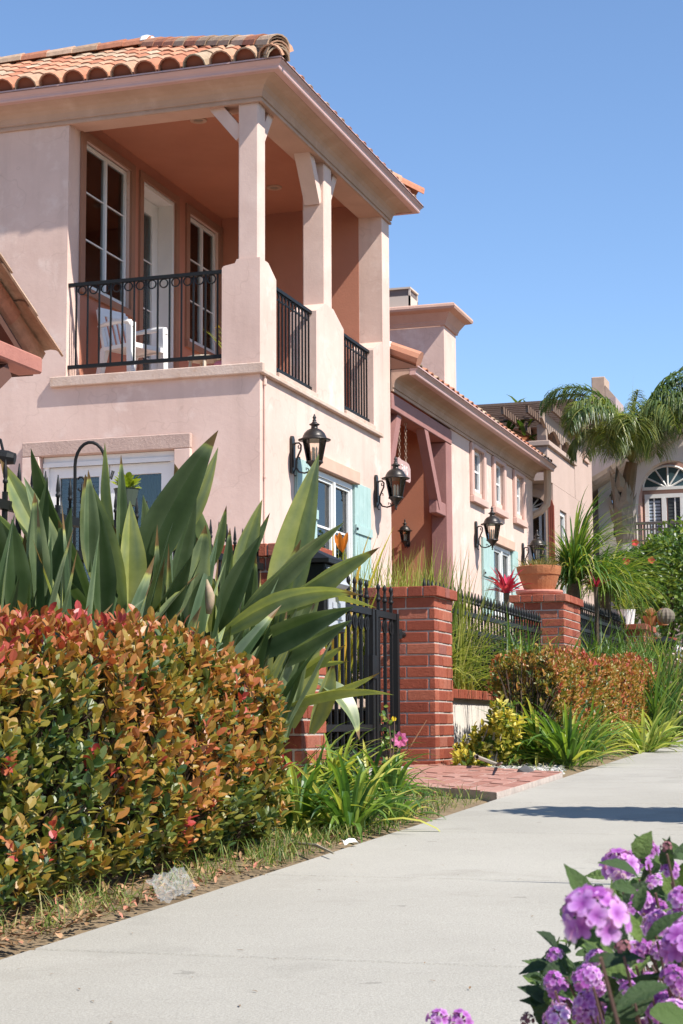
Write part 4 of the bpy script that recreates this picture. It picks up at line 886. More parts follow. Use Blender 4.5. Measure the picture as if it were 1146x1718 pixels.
# second neighbour: grey house with gable wing, arched recess, railing
s3 = M('warm grey stucco', (.48,.42,.36), .9, (.43,.375,.325), 1.2, 6., .25, 40, .15); s3b = M('shade-toned grey stucco', (.40,.31,.29), .9, (.36,.28,.265), 1.2)  # tall wall's purple-grey shading is put into its own stucco colour
h3 = thing('neighbour_house', 'grey house behind the palm with arched recess, balcony railing and tall chimney', 'house', (-3, 41, 1.2))
Y3, Y4 = 40.0, 38.5; x3 = lambda px: onY(px, 800, Y3).x; x4 = lambda px, py=850: onY(px, py, Y4).x; z4 = lambda px, py: onY(px, py, Y4).z
mb = MB(); mb.box(x3(987), x3(1200), Y3, Y3+6, .8, onY(1000, 760, Y3).z); mb.box(x3(987), x3(1036), Y3+.01, Y3+1.2, onY(1000,760,Y3).z, onY(1000, 668, Y3).z); mb.build('tall_wall', s3b, h3)
q = MB(); q.cbox(x3(994), x3(1017), Y3+.15, Y3+.8, onY(1000,668,Y3).z, onY(1000,630,Y3).z, .02); q.prism([(x3(1017),Y3+.15,onY(1000,668,Y3).z),(x3(1036),Y3+.15,onY(1000,668,Y3).z),(x3(1017),Y3+.15,onY(1000,645,Y3).z)], (0,.6,0)); q.build('chimney', M('tan chimney', (.46,.34,.26), .9, (.40,.29,.22), 6.), h3)
mb = MB(); xa, xb, xc = x4(1004), x4(1067), x4(1186); zg = .8; sp = z4(1067, 850); cx3 = (xb+xc)/2; rr3 = (xc-xb)/2; za = z4(1120, 772)
gx = x4(1160); gzt = z4(1160, 722)
rk = lambda x: z4(1004, 818) + (gzt-z4(1004,818))*(x-xa)/(gx-xa)
mb.prism([(xa,Y4,zg),(xb,Y4,zg),(xb,Y4,rk(xb)),(xa,Y4,rk(xa))], (0,.3,0))
ar = [(cx3-rr3*math.cos(PI*i/12), sp+(za-sp)*math.sin(PI*i/12)) for i in range(13)]
mb.prism([(xb+.001,Y4,rk(xb))] + [(x+.001,Y4,z) for x, z in ar] + [(xc,Y4,rk(gx)-.3),(gx,Y4,rk(gx))], (0,.3,0)); mb.build('gable_wall', s3, h3)
mb = MB(); Y5 = Y4+1.1; mb.box(xb-.3, xc+.3, Y5, Y5+.3, zg, rk(gx)); mb.box(xb-.3, xb-.003, Y4+.301, Y5, zg, rk(xb)-.2); mb.build('recess_wall', M('rose recess stucco', (.42,.25,.20), .9), h3)
F5 = Fr((0,Y5,0), (1,0,0), (0,-1,0)); x5 = lambda px: onY(px, 860, Y5).x; z5 = lambda py: onY(1115, py, Y5).z
fw = frame_ring(h3, F5, x5(1083), x5(1149), z5(912), z5(829), .004, .07, .09, white_m, 'french_door', mid=((x5(1112)+x5(1118))/2,))
for a, b, mt in ((1087,1110,M('blue white blind', (.36,.42,.50), .5)),(1121,1146,M('dark shutter', (.06,.07,.07), .4))):
    q = MB(); z = z5(905)
    lb(q, F5, x5(a), x5(b), z5(908), z5(834), .006, .012); q.build('door_pane', M('door pane dark', (.05,.06,.07), .1), fw); q = MB()
    while z < z5(838): lb(q, F5, x5(a)+.02, x5(b)-.02, z, z+.05, .014, .03); z += .075
    q.build('slat', mt, fw); lb_part(fw, F5, (x5(a)+x5(b))/2-.015, (x5(a)+x5(b))/2+.015, z5(908), z5(834), .03, .045, 'muntin', white_m)
ca, ra5, zf0, zf1 = x5(1122), x5(1122)-x5(1080), z5(819), z5(782)
q = MB(); ap = [(ca-ra5*math.cos(PI*i/14), zf0+(zf1-zf0)*math.sin(PI*i/14)) for i in range(15)]; q.prism([(x,Y5-.004,z) for x, z in ap], (0,-.02,0)); fl = q.build('fan_light', M('dark teal glass', (.05,.09,.10), .08), h3)
for i in range(14): q = MB(); (x0,z0),(x1,z1) = ap[i], ap[i+1]; q.tube([(x0,Y5-.03,z0),(x1,Y5-.03,z1)], .028, 4); q.build('arch_frame', white_m, fl)
q = MB(); q.box(ca-ra5-.03, ca+ra5+.03, Y5-.06, Y5-.025, zf0-.04, zf0+.03); q.build('transom', white_m, fl)
for i in range(1, 6): a = PI*i/6; q = MB(); q.tube([(ca,Y5-.03,zf0),(ca-ra5*math.cos(a),Y5-.03,zf0+(zf1-zf0)*math.sin(a))], .02, 4); q.build('muntin', white_m, fl)
# arch reveal is lit stone; balcony base and railing
q = MB(); q.box(xb-.02, xc, Y4-.35, Y4-.003, zg, z4(1100, 933)); q.build('balcony_base', M('mauve base', (.42,.32,.29), .9), h3)
xr0, xr1 = x4(1060), x4(1186); zr0, zr1 = z4(1100, 930), z4(1100, 880)
RL = Fr((0,Y4-.32,0), (1,0,0), (0,-1,0)); greyi = M('grey brown iron', (.10,.085,.075), .5)
q = MB(); lb(q, RL, xr0, xr1, zr1-.03, zr1+.03, -.03, .03); rl = q.build('railing', greyi, h3)
for z in (zr0+.05, zr0+(zr1-zr0)*.42, zr0+(zr1-zr0)*.8): lb_part(rl, RL, xr0, xr1, z-.015, z+.015, -.015, .015, 'rail', greyi)
n = 26
for i in range(n+1):
    x = xr0+(xr1-xr0)*i/n; lb_part(rl, RL, x-.014, x+.014, zr0, zr1-.03, -.012, .012, 'baluster', greyi)
for i in range(0, n, 4):
    x = xr0+(xr1-xr0)*i/n; w_ = (xr1-xr0)/n*2; h_ = (zr1-zr0)*.38
    for sgn in (-1, 1): q = MB(); q.tube([(x,Y4-.34,zr0+h_*.1),(x+sgn*w_*.9,Y4-.34,zr0+h_)], .013, 4); q.build('diagonal_bar', greyi, rl)
# verge tiles on the gable
q = MB(); q.prism([(xa-.45,Y4-.4,rk(xa)-.28),(xa-.45,Y4-.4,rk(xa)-.12),(gx,Y4-.4,rk(gx)+.10),(gx,Y4-.4,rk(gx)-.06)], (0,3.4,0)); rf = q.build('gable_roof', M('tan fascia', (.40,.32,.25), .85), h3)
dxx = Vector((gx-xa,0,gzt-rk(xa))).normalized(); tan_t = M('tan clay tile', (.42,.32,.24), .85, (.34,.25,.19), 5., 5.)
bq = barrel(.55, .17, .19, .02, 7).copy(); bq.materials.clear(); bq.materials.append(tan_t)
for i in range(9): putm('tile', bq, frame_mat(Vector((xa-.45,Y4-.38,rk(xa)-.08)) + dxx*(.5+i*.5), -dxx, (0,1,0)), rf)
lantern(0, 0, 'small dark sconce on the grey gable wall beside the palm trunk', Fr((x4(1034), Y4-.01, z4(1034, 842)), (1,0,0), (0,-1,0)), .75, group=None)
# ================================================================== QUEEN PALM
D_ = 30.; tb = at(1046, 945, D_); t0_ = Vector((tb.x, tb.y, gz(tb.y)+.3))
palm = thing('palm_tree', 'queen palm with drooping feathery fronds before the grey house', 'palm tree', t0_)
ring_m = M('pale palm trunk', (.40,.36,.31), .85, (.30,.26,.22), 9., 6., .4, 30, .15)
q = MB(); pts, rs = [], []; top = at(1047, 905, D_)
for i in range(46): tt = i/45; p = t0_.lerp(top, tt); pts.append(p); rs.append(.120 + (.012 if i % 3 == 0 else 0) + .02*(1-tt))
q.tube(pts, rs, 14); q.build('trunk', ring_m, palm, smooth=True)
boot_m = M('dry leaf base', (.28,.225,.17), .9, (.21,.165,.125), 6., 6., .4, 30, .1); crown_c = at(1060, 776, D_)
q = MB(); q.tube([top - Vector((0,0,.05)), at(1046,880,D_), at(1047,850,D_), at(1052,825,D_)], [.13,.165,.155,.115], 12); q.build('boot_core', boot_m, palm)
for i in range(16):
    a = i*2.4; e = at(1046, 905-i*5.2, D_); d = Vector((math.cos(a), math.sin(a), 0)); q = MB(); L_ = RND.uniform(.35,.6)
    q.add([e+d*.12-Vector((-d.y,d.x,0))*.12, e+d*.12+Vector((-d.y,d.x,0))*.12, e+d*.165+Vector((0,0,L_*.6))+Vector((-d.y,d.x,0))*.07, e+d*.24+Vector((0,0,L_)), e+d*.165+Vector((0,0,L_*.6))-Vector((-d.y,d.x,0))*.07, e+d*.20+Vector((0,0,L_*.3))], [(0,1,5),(1,2,5),(2,3,5),(3,4,5),(4,0,5)]); q.build('leaf_base', boot_m, palm)
q = MB(); q.tube([at(1051,835,D_), at(1056,800,D_), crown_c], [.13,.12,.10], 10); q.build('crownshaft', M('brown crownshaft', (.17,.10,.055), .85, (.12,.08,.04), 8., 6., .3, 30), palm)
pf_m = M('palm leaflet', (0,0,0), .38, tint=[(0,(.05,.09,.035)),(.45,(.11,.16,.05)),(.8,(.21,.25,.07)),(1,(.36,.35,.10))], transl=.35, spec=.6); st_m = M('frond stalk', (.16,.15,.04), .6)
V3 = lambda a, b: RGT*a + Vector((0,0,b))
def frond(side, toward, rise, L_, droop, leafL, tint0=.3):
    # side: reach to the right (metres) for the far end, toward: depth reach, rise: take-off angle
    h = RGT*side + Vector((-RGT.y, RGT.x, 0))*toward; h.normalize(); e = rise; c = crown_c.copy(); pts = [c.copy()]; n = 22
    for i in range(n): c = c + (h*math.cos(e) + Vector((0,0,1))*math.sin(e))*(L_/n); e -= droop/n*(.25+1.5*i/n); pts.append(c.copy())
    q = MB(); q.tube(pts, [.028*(1-.9*i/n)+.003 for i in range(n+1)], 5); fr_ = q.build('frond', st_m, palm); q = MB()
    for i in range(125):
        tt = .14 + .86*i/125; k = tt*n; a = int(min(k, n-1)); p = pts[a].lerp(pts[a+1], k-a); d = (pts[a+1]-pts[a]).normalized(); sd = d.cross(Vector((0,0,1)))
        if sd.length < .1: sd = Vector((-h.y,h.x,0))
        sd.normalize(); ll = 1.15*leafL*(math.sin(PI*min(1, tt*.82+.16))**.6)*RND.uniform(.75,1.1)
        for sg in (-1, 1):
            v = (sd*sg*RND.uniform(.5,.9) + d*.55 + Vector((0,0,RND.uniform(-.35,.35)))).normalized(); w_ = RND.uniform(.014,.022); cpt = p.copy(); vs = []; g = RND.uniform(.5,.95)
            for s in range(5):
                ww = w_*(1.,1.1,.9,.6,.08)[s]*.5; x = v.cross(Vector((0,0,1)));
                x = (x.normalized() if x.length > .05 else h); x = (x + Vector((RND.uniform(-.3,.3),RND.uniform(-.3,.3),RND.uniform(-.4,.4)))).normalized(); vs += [cpt - x*ww, cpt + x*ww]; cpt = cpt + v*(ll/4); v = (v + Vector((0,0,-g*(.6+.3*s)))).normalized()
            q.add(vs, [(0,1,3,2),(2,3,5,4),(4,5,7,6),(6,7,9,8)], min(1, max(0, tint0 + RND.uniform(-.3,.35))))
    q.build('leaflet', pf_m, fr_)
FR = []
for k in range(9):                                                  # full crown, evenly fanned, steep take-off and hanging tips
    a_ = 2*PI*(k*.618 % 1); FR.append((math.cos(a_), math.sin(a_), 1.38 - .35*abs(math.sin(a_)) + RND.uniform(-.1,.08), 1.3 + (1.0 if math.cos(a_) < 0 else 1.5)*abs(math.cos(a_)) + RND.uniform(-.2,.2), RND.uniform(2.5,3.1), RND.uniform(.5,.66), RND.uniform(.15,.55)))
FR += [(-1,.1,1.46,2.45,2.7,.54,.35),(-1,-.35,1.46,2.05,3.1,.6,.6),(-.9,-.55,1.3,2.0,3.3,.66,.8),(-.6,-1,1.2,1.7,3.3,.7,.9),(1,-.1,1.42,3.1,2.5,.66,.25),(1,-.5,1.35,2.9,2.6,.7,.3),(.8,-.8,1.3,2.4,3.0,.7,.4),(.05,-.1,1.54,1.25,.5,.35,.8),(-1,-.1,1.1,1.5,3.2,.6,.4),(.3,-1,1.0,1.4,3.2,.66,.55),(-.1,-1,1.15,1.8,3.2,.7,.75),(-.5,-.9,1.0,1.7,3.3,.7,.65),(1,.2,1.2,2.6,2.8,.7,.2),(.9,-.4,1.1,2.2,3.0,.7,.35),(.6,.6,1.3,2.3,2.8,.7,.2),(1,-.2,1.47,2.6,2.9,.7,.3),(.4,-.9,1.3,2.0,3.1,.7,.6)]
for a in FR: frond(*a)
q = MB(); q.blade(crown_c, 0, 1.54, 1.55, .05, .05, 5, .3, 0.); q.build('spear_leaf', M('spear', (.20,.26,.05), .5), palm)
# ================================================================== PLANTS
UP = Vector((0,0,1))
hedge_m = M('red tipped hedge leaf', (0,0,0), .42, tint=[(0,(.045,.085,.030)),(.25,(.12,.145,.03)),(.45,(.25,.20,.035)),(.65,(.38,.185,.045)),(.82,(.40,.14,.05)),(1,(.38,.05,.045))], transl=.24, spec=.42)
twig_m = M('hedge twig', (.075,.05,.032), .9)
def rosette(p, ax, n, L, W, tint, out, sink):
    ax = ax.normalized(); s = ax.cross(Vector((.31,.77,.2))).normalized(); t_ = ax.cross(s); a0 = RND.uniform(0, 6.28)
    for i in range(n):
        a = a0+i*2.4; op = .35+.75*(i/n); d = ax*math.cos(op) + (s*math.cos(a)+t_*math.sin(a))*math.sin(op); nn = ax*math.sin(op) - (s*math.cos(a)+t_*math.sin(a))*math.cos(op)
        out.append((p - ax*(.010*i), d, nn, L*RND.uniform(.6,1.3), W*RND.uniform(.7,1.25), min(1, max(0, tint + RND.uniform(-.24,.24) - .05*i/n)), sink))
def hedge(name, label, cat, x0, x1, y0, y1, zb, zt, n, L, W, rnd_=.16, parts=300, seedtint=None, mat=None, slope=0.):
    t = thing(name, label, cat, ((x0+x1)/2, (y0+y1)/2, gz(y0))); leaves = []; areas = [((y1-y0)*(zt-zb)*1.2, 'f'), ((y1-y0)*(x1-x0), 't'), ((x1-x0)*(zt-zb), 'e'), ((x1-x0)*(zt-zb), 's'), ((y1-y0)*(zt-zb)*.3, 'b')]
    tot = sum(a for a, _ in areas); tw = MB()
    for _ in range(n):
        r = RND.uniform(0, tot)
        for a, k in areas:
            if r < a: break
            r -= a
        u, v = RND.random(), RND.random(); g = gz(y0+u*(y1-y0)) - gz((y0+y1)/2)
        if k == 'f': p = Vector((x1, y0+u*(y1-y0), zb+v*(zt-zb))); nn = Vector((1,0,.15))
        elif k == 'b': p = Vector((x0, y0+u*(y1-y0), zb+v*(zt-zb))); nn = Vector((-1,0,.2))
        elif k == 't': p = Vector((x0+v*(x1-x0), y0+u*(y1-y0), zt)); nn = Vector((0,0,1))
        elif k == 'e': p = Vector((x0+u*(x1-x0), y1, zb+v*(zt-zb))); nn = Vector((0,1,.15))
        else: p = Vector((x0+u*(x1-x0), y0, zb+v*(zt-zb))); nn = Vector((0,-1,.15))
        q = p.copy(); c = Vector((min(max(p.x, x0+rnd_), x1-rnd_), min(max(p.y, y0+rnd_), y1-rnd_), min(p.z, zt-rnd_)))   # round the shoulders
        dd = p - c
        if dd.length > 1e-5: p = c + dd.normalized()*min(dd.length, rnd_); nn = (nn.normalized()*.5 + dd.normalized()).normalized()
        lump = noise.noise(p*2.3)*.07 + noise.noise(p*6)*.035; sink = abs(RND.gauss(0, .06)) if RND.random() < .75 else RND.uniform(.05, .25)
        pz = p + nn*(lump - sink); pz.z += g
        if slope: f_ = max(0, min(1, (p.y-(y1-1.15))/1.1)); pz.z -= slope*f_*f_*(p.z-zb)/(zt-zb)
        if k in 'fes' and v < .12: pz = pz - nn*.07*(1-v/.12)
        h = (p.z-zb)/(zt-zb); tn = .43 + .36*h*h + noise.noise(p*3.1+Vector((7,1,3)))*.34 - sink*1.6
        if RND.random() < .035: tn = .95
        if RND.random() < .11: tn = .08
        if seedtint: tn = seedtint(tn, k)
        ax = nn*RND.uniform(.2,.8) + UP*.75 + Vector((RND.uniform(-.5,.5), RND.uniform(-.5,.5), RND.uniform(-.2,.4)))
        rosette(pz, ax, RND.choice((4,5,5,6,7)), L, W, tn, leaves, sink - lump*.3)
        if RND.random() < .25: e = Vector((min(max(pz.x, x0+.2), x1-.2), pz.y+RND.uniform(-.1,.1), max(zb, pz.z-.3))); tw.tube([pz, pz.lerp(e, .5)+Vector((0,0,.03)), e], [.002,.004,.006], 4)
    for i in range(9): y = y0+(y1-y0)*(i+.5)/9; x = (x0+x1)/2+RND.uniform(-.12,.12); tw.tube([(x,y,gz(y)-.05),(x+RND.uniform(-.1,.1),y,gz(y)+.3),(x+RND.uniform(-.2,.2),y+RND.uniform(-.1,.1),zt-.2)], [.02,.014,.006], 5)
    tw.build('twig', twig_m, t)
    mt = mat or hedge_m; vis = lambda l: (l[6], ) ; cand = sorted(range(len(leaves)), key=lambda i: leaves[i][6] + .05*(EYE-leaves[i][0]).length - .05*leaves[i][3]/L); pick = set(cand[:parts*3:3]) if parts else set(); q = MB()
    for i, (p, d, nn, l_, w_, tn, _) in enumerate(leaves):
        if i in pick: z = MB(); z.leaf(p, d, nn, l_, w_, .25, RND.uniform(0,.25), tn if tn else .001); z.build('leaf', mt, t)
        else: q.leaf(p, d, nn, l_, w_, .25, RND.uniform(0,.25), tn)
    stuff(q.build('foliage', mt, t)); return t
hz1 = onX(150, 1052, -2.35).z
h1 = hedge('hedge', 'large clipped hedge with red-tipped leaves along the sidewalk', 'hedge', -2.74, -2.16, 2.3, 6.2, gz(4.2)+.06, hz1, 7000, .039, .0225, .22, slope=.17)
fl = MB()
for px, py in ((268,1118),(276,1130),(260,1132),(283,1112),(276,1120)):
    p = onX(px, py, -2.20); 
    for i in range(5): a = i*1.257; fl.leaf(p, Vector((.4,math.cos(a),math.sin(a))), Vector((1,0,0)), .010, .008, .1, .1)
fl.build('blossom', M('white blossom', (.75,.70,.70), .7), h1)
h2y0 = onX(948, 1200, -2.2).y
hedge('hedge', 'smaller rounded hedge with bronze leaves between agapanthus and tall strap leaves', 'hedge', -2.76, -2.20, h2y0, 16.5, gz(13)+.06, onX(1000, 1098, -2.3).z, 6200, .034, .019, .2, 300, lambda tn, k: tn*.9+.10 if k != 's' else tn*.7)  # the end in shade also has its darkness put in the leaf tint
# ---- strap-leaved clumps
def clump(name, label, cat, c, n, L, W, emin, emax, droop, mat, group=None, spread=.08, parts=True, nseg=6, tint=(0,1), tw=.5, fold=.3, lean=None):
    c = Vector(c); t = thing(name, label, cat, c, group); q = MB()
    for i in range(n):
        a = RND.uniform(0, 2*PI) if lean is None else RND.gauss(lean, .9); e = RND.uniform(emin, emax); p = c + Vector((math.cos(a), math.sin(a), 0))*RND.uniform(0, spread); l_ = L*RND.uniform(.6, 1.12)
        mb = MB() if parts else q
        mb.blade(p, a, e, l_, W*RND.uniform(.75,1.2), droop*RND.uniform(.5,1.4), nseg, fold, max(.001, RND.uniform(*tint)), RND.uniform(-tw,tw), 0., .6, .4)
        if parts: mb.build('leaf', mat, t)
    if not parts: stuff(q.build('foliage', mat, t))
    return t
aga_m = M('agapanthus leaf', (0,0,0), .38, tint=[(0,(.035,.085,.022)),(.4,(.10,.19,.035)),(.75,(.22,.30,.045)),(.95,(.48,.45,.10)),(1,(.55,.46,.18))], transl=.35, spec=.5)
for px, py, n, L, lb_ in (
    (505,1392,76,.42,'at the sidewalk side of the large hedge end'), (560,1335,60,.46,'in the middle of the bed before the gate'), (588,1395,56,.38,'at the front of the bed, spilling toward the white paper scrap'),
    (620,1335,52,.38,'below the pink rose bloom'), (655,1338,40,.30,'beside the near corner of the brick path'), (518,1325,50,.46,'pressed against the end of the large hedge'),
    (560,1285,50,.44,'at the foot of the sword-leaved plant'), (625,1285,44,.36,'at the foot of the iron gate'), (474,1352,40,.36,'half tucked under the large hedge'), (662,1376,30,.24,'smallest, on the grass verge near the path')):
    clump('agapanthus', 'glossy green strap-leaved clump ' + lb_, 'plant', gr(px, py), int(n*1.3), L, .026, .3, 1.45, 1.7, aga_m, 'agapanthus clumps before the gate', .08)
for px, py, n, L, lb_ in ((905,1282,90,.54,'behind the gravel, nearest the yellow shrub'),(955,1285,90,.54,'at the sidewalk edge below the smaller hedge'),(988,1270,80,.48,'at the sunny corner of the smaller hedge'),(868,1262,56,.48,'between the yellow shrub and the white wall'),(930,1258,90,.60,'tallest, pressed against the shaded end of the smaller hedge')):
    clump('agapanthus', 'bright green strap-leaved clump ' + lb_.replace('nearest','next to'), 'plant', gr(px, py), n, L, .032, .35, 1.4, 1.6, aga_m, 'agapanthus clumps before the smaller hedge', .09)
strap_m = M('tall strap leaf', (0,0,0), .42, tint=[(0,(.04,.09,.024)),(.5,(.085,.165,.035)),(.85,(.18,.27,.045)),(1,(.38,.38,.11))], transl=.3)
STRAPS = [(gr(px, py), L, W) for px, py, L, W in ((1100,1241,.85,.022),(1125,1233,.95,.022),(1148,1226,.95,.022))] + [(Vector((-2.62,y,gz(y))),1,.02) for y in (17.2,18.0,18.9)] + [(Vector((-2.92,y,gz(y)+.1)),1,.02) for y in (13.6,14.6,15.6,16.4)]
LIME = [gr(1080,1262), gr(1105,1252)]; lime_m = M('lime strap leaf', (0,0,0), .4, tint=[(0,(.12,.20,.03)),(1,(.46,.46,.12))], transl=.35)
# grass behind the fence: nobody could count these blades
grass_m = M('fence grass', (0,0,0), .5, tint=[(0,(.06,.10,.02)),(.4,(.14,.19,.03)),(.75,(.34,.35,.06)),(1,(.50,.44,.15))], transl=.4)
def grass_bed(name, spots, n, L, W, emin, emax, droop, mat, sx, sy, tint=(0,1), nseg=5):
    q = MB()
    for c in spots:
        for i in range(n): q.blade(Vector(c) + Vector((RND.uniform(-sx,sx), RND.uniform(-sy,sy), 0)), RND.uniform(0,6.283), RND.uniform(emin,emax), L*RND.uniform(.55,1.15), W*RND.uniform(.7,1.2), droop*RND.uniform(.5,1.4), nseg, .3, max(.001, RND.uniform(*tint)), RND.uniform(-.4,.4), 0, .7, .4)
    return stuff(q.build(name, mat))
grass_bed('fence_grass', [(-3.36, y, .84) for y in (11.75,12.1,12.5,12.9,13.3,13.7,14.1,14.5,14.9,15.3)], 150, .80, .013, .5, 1.5, 1.9, grass_m, .16, .2)
grass_bed('tall_strap_grass', [p for p, L, W in STRAPS], 110, 1.0, .022, .75, 1.5, 1.0, strap_m, .13, .13, nseg=6)
grass_bed('far_fence_grass', [(-2.78, y, gz(y)+.2) for y in (16.7, 17.5, 18.4, 19.4, 20.4)], 90, .95, .022, .9, 1.5, .8, strap_m, .18, .2)
for p, lb_ in zip(LIME, ('low lime green strap-leaved clump at the far corner of the smaller hedge','low lime green strap-leaved clump at the sidewalk edge, farther along than the smaller hedge')): clump('lime_strap_plant', lb_, 'plant', p, 60, .42, .03, .2, 1.3, 1.5, lime_m, 'low lime clumps', .1, True)
rs0 = []
for px, D in ((598,12.2),(615,12.3),(632,12.4),(648,12.5),(664,12.6),(680,12.5),(697,12.5),(712,12.6),(730,12.7),(748,12.8),(768,13.0)): p = at(px, 990, D); p.z = .82; rs0.append(p)
grass_bed('reed_grass', rs0, 62, 1.02, .012, 1.2, 1.56, .35, grass_m, .12, .1, (.3, 1))
p = at(562, 1000, 11.6); p.z = .82; clump('yellow_flax', 'yellow striped upright flax behind the mailbox', 'plant', p, 40, 1.12, .035, 1.25, 1.55, .3, M('yellow flax leaf', (0,0,0), .4, tint=[(0,(.20,.22,.03)),(.7,(.50,.45,.06)),(1,(.62,.35,.06))], transl=.4), None, .08, True)
# arching fountain plant
fc = at(962, 968, 18.6)
ft = thing('fountain_plant', 'tall plant with a fountain of long arching green leaves above the iron fence', 'plant', (fc.x, fc.y, .9)); q = MB(); q.tube([(fc.x, fc.y, .85), (fc.x+.03, fc.y, 1.5), fc], [.09,.07,.08], 10); q.build('trunk', bark, ft)
ftm = M('fountain leaf', (0,0,0), .4, tint=[(0,(.04,.09,.02)),(.5,(.09,.17,.03)),(.85,(.22,.28,.04)),(1,(.45,.40,.10))], transl=.35); q = MB()
for i in range(460):
    a = RND.uniform(0, 2*PI); e = RND.uniform(.1,1.55); l_ = RND.uniform(.6,1.15)*(.5 if math.cos(a)*RGT.x+math.sin(a)*RGT.y < -.05 else 1); mb = MB() if i < 150 else q
    mb.blade(fc + Vector((math.cos(a)*.06, math.sin(a)*.06, RND.uniform(-.1,.12))), a, e, l_, .022, RND.uniform(1.6,3.0)*(.45+.55*(1.6-e)/1.5) + .35, 8, .3, RND.random() if e > .2 else RND.uniform(.6,1), RND.uniform(-.4,.4), 0, .7, .3)
    if i < 150: mb.build('leaf', ftm, ft)
stuff(q.build('foliage', ftm, ft))
fc2 = at(1015, 985, 19.5); ft2 = thing('fountain_plant', 'lower yellow green arching plant drooping over the fence beside the palm trunk', 'plant', (fc2.x, fc2.y, .9)); q = MB()
for i in range(300): a = RND.gauss(math.atan2(RGT.y, RGT.x), 1.3); e = RND.uniform(-.1,1.0); q.blade(fc2 + Vector((RND.uniform(-.1,.1), RND.uniform(-.2,.2), RND.uniform(-.1,.1))), a, e, RND.uniform(.5,1.0), .018, RND.uniform(1.0,2.2), 7, .3, RND.uniform(.2,1), RND.uniform(-.4,.4), 0, .7, .3)
stuff(q.build('foliage', ftm, ft2)); q = MB(); q.tube([(fc2.x,fc2.y,.85), fc2], [.07,.06], 8); q.build('stem', bark, ft2)
# ---- broad sword-leaved plants (key leaves measured, the rest fill the clump)
sword_m = M('sword leaf', (0,0,0), .37, tint=[(0,(.028,.052,.018)),(.3,(.060,.095,.035)),(.55,(.125,.165,.085)),(.75,(.25,.29,.15)),(.92,(.42,.42,.13)),(1,(.22,.13,.055))], transl=.25, spec=.45, col2=(.62,.70,.62), scale=9.)
edge_m = sword_m
def sword(par, base, tip, width, bow, face, tint, wavy=.0, fold=.35, rows=12, nm='leaf', stalk=.0):
    d = tip - base; L = d.length; dn_ = d.normalized(); s = dn_.cross(face).normalized(); nn = s.cross(dn_); vs = []; ph = RND.uniform(0, 6); ts = []; dry = RND.random() < .45; bl = RND.uniform(.05,.22)
    for i in range(rows+1):
        t_ = i/rows; w_ = width*.5*((.30 + .70*math.sin(min(1, t_/.42)*PI/2)) if t_ < .42 else max(.01, (1-((t_-.42)/.58)**1.7))); c = base + d*t_ + bow*(4*t_*(1-t_)) ; f_ = fold*(1-.4*t_)
        wv = wavy*math.sin(t_*13+ph)
        for j, k in enumerate((-1,-.5,-.0001,.0001,.5,1)): vs.append(c + s*(w_*k) + nn*(abs(k)*w_*f_ + (wv if abs(k) == 1 else 0)*w_)); ts.append(1. if (i >= rows-1 and dry) else max(.001, min(.93, tint + bl*noise.noise(c*9) + (.10 if j in (2,3) else 0) + (.16 if abs(k) == 1 else 0) - (.05 if j == 4 else 0))))
    fs = [(i*6+j, i*6+j+1, i*6+j+7, i*6+j+6) for i in range(rows) for j in (0,1,3,4)]
    q = MB(); q.add(vs, fs, ts); return q.build(nm, sword_m, par, smooth=True)
gA, gB = gr(180, 1240), gr(450, 1230)
swA = thing('sword_leaf_plant', 'big plant of broad upright sword-shaped leaves behind the large hedge', 'plant', gA); swB = thing('sword_leaf_plant', 'spreading sword-leaved plant reaching across the mailbox and gate', 'plant', gB)
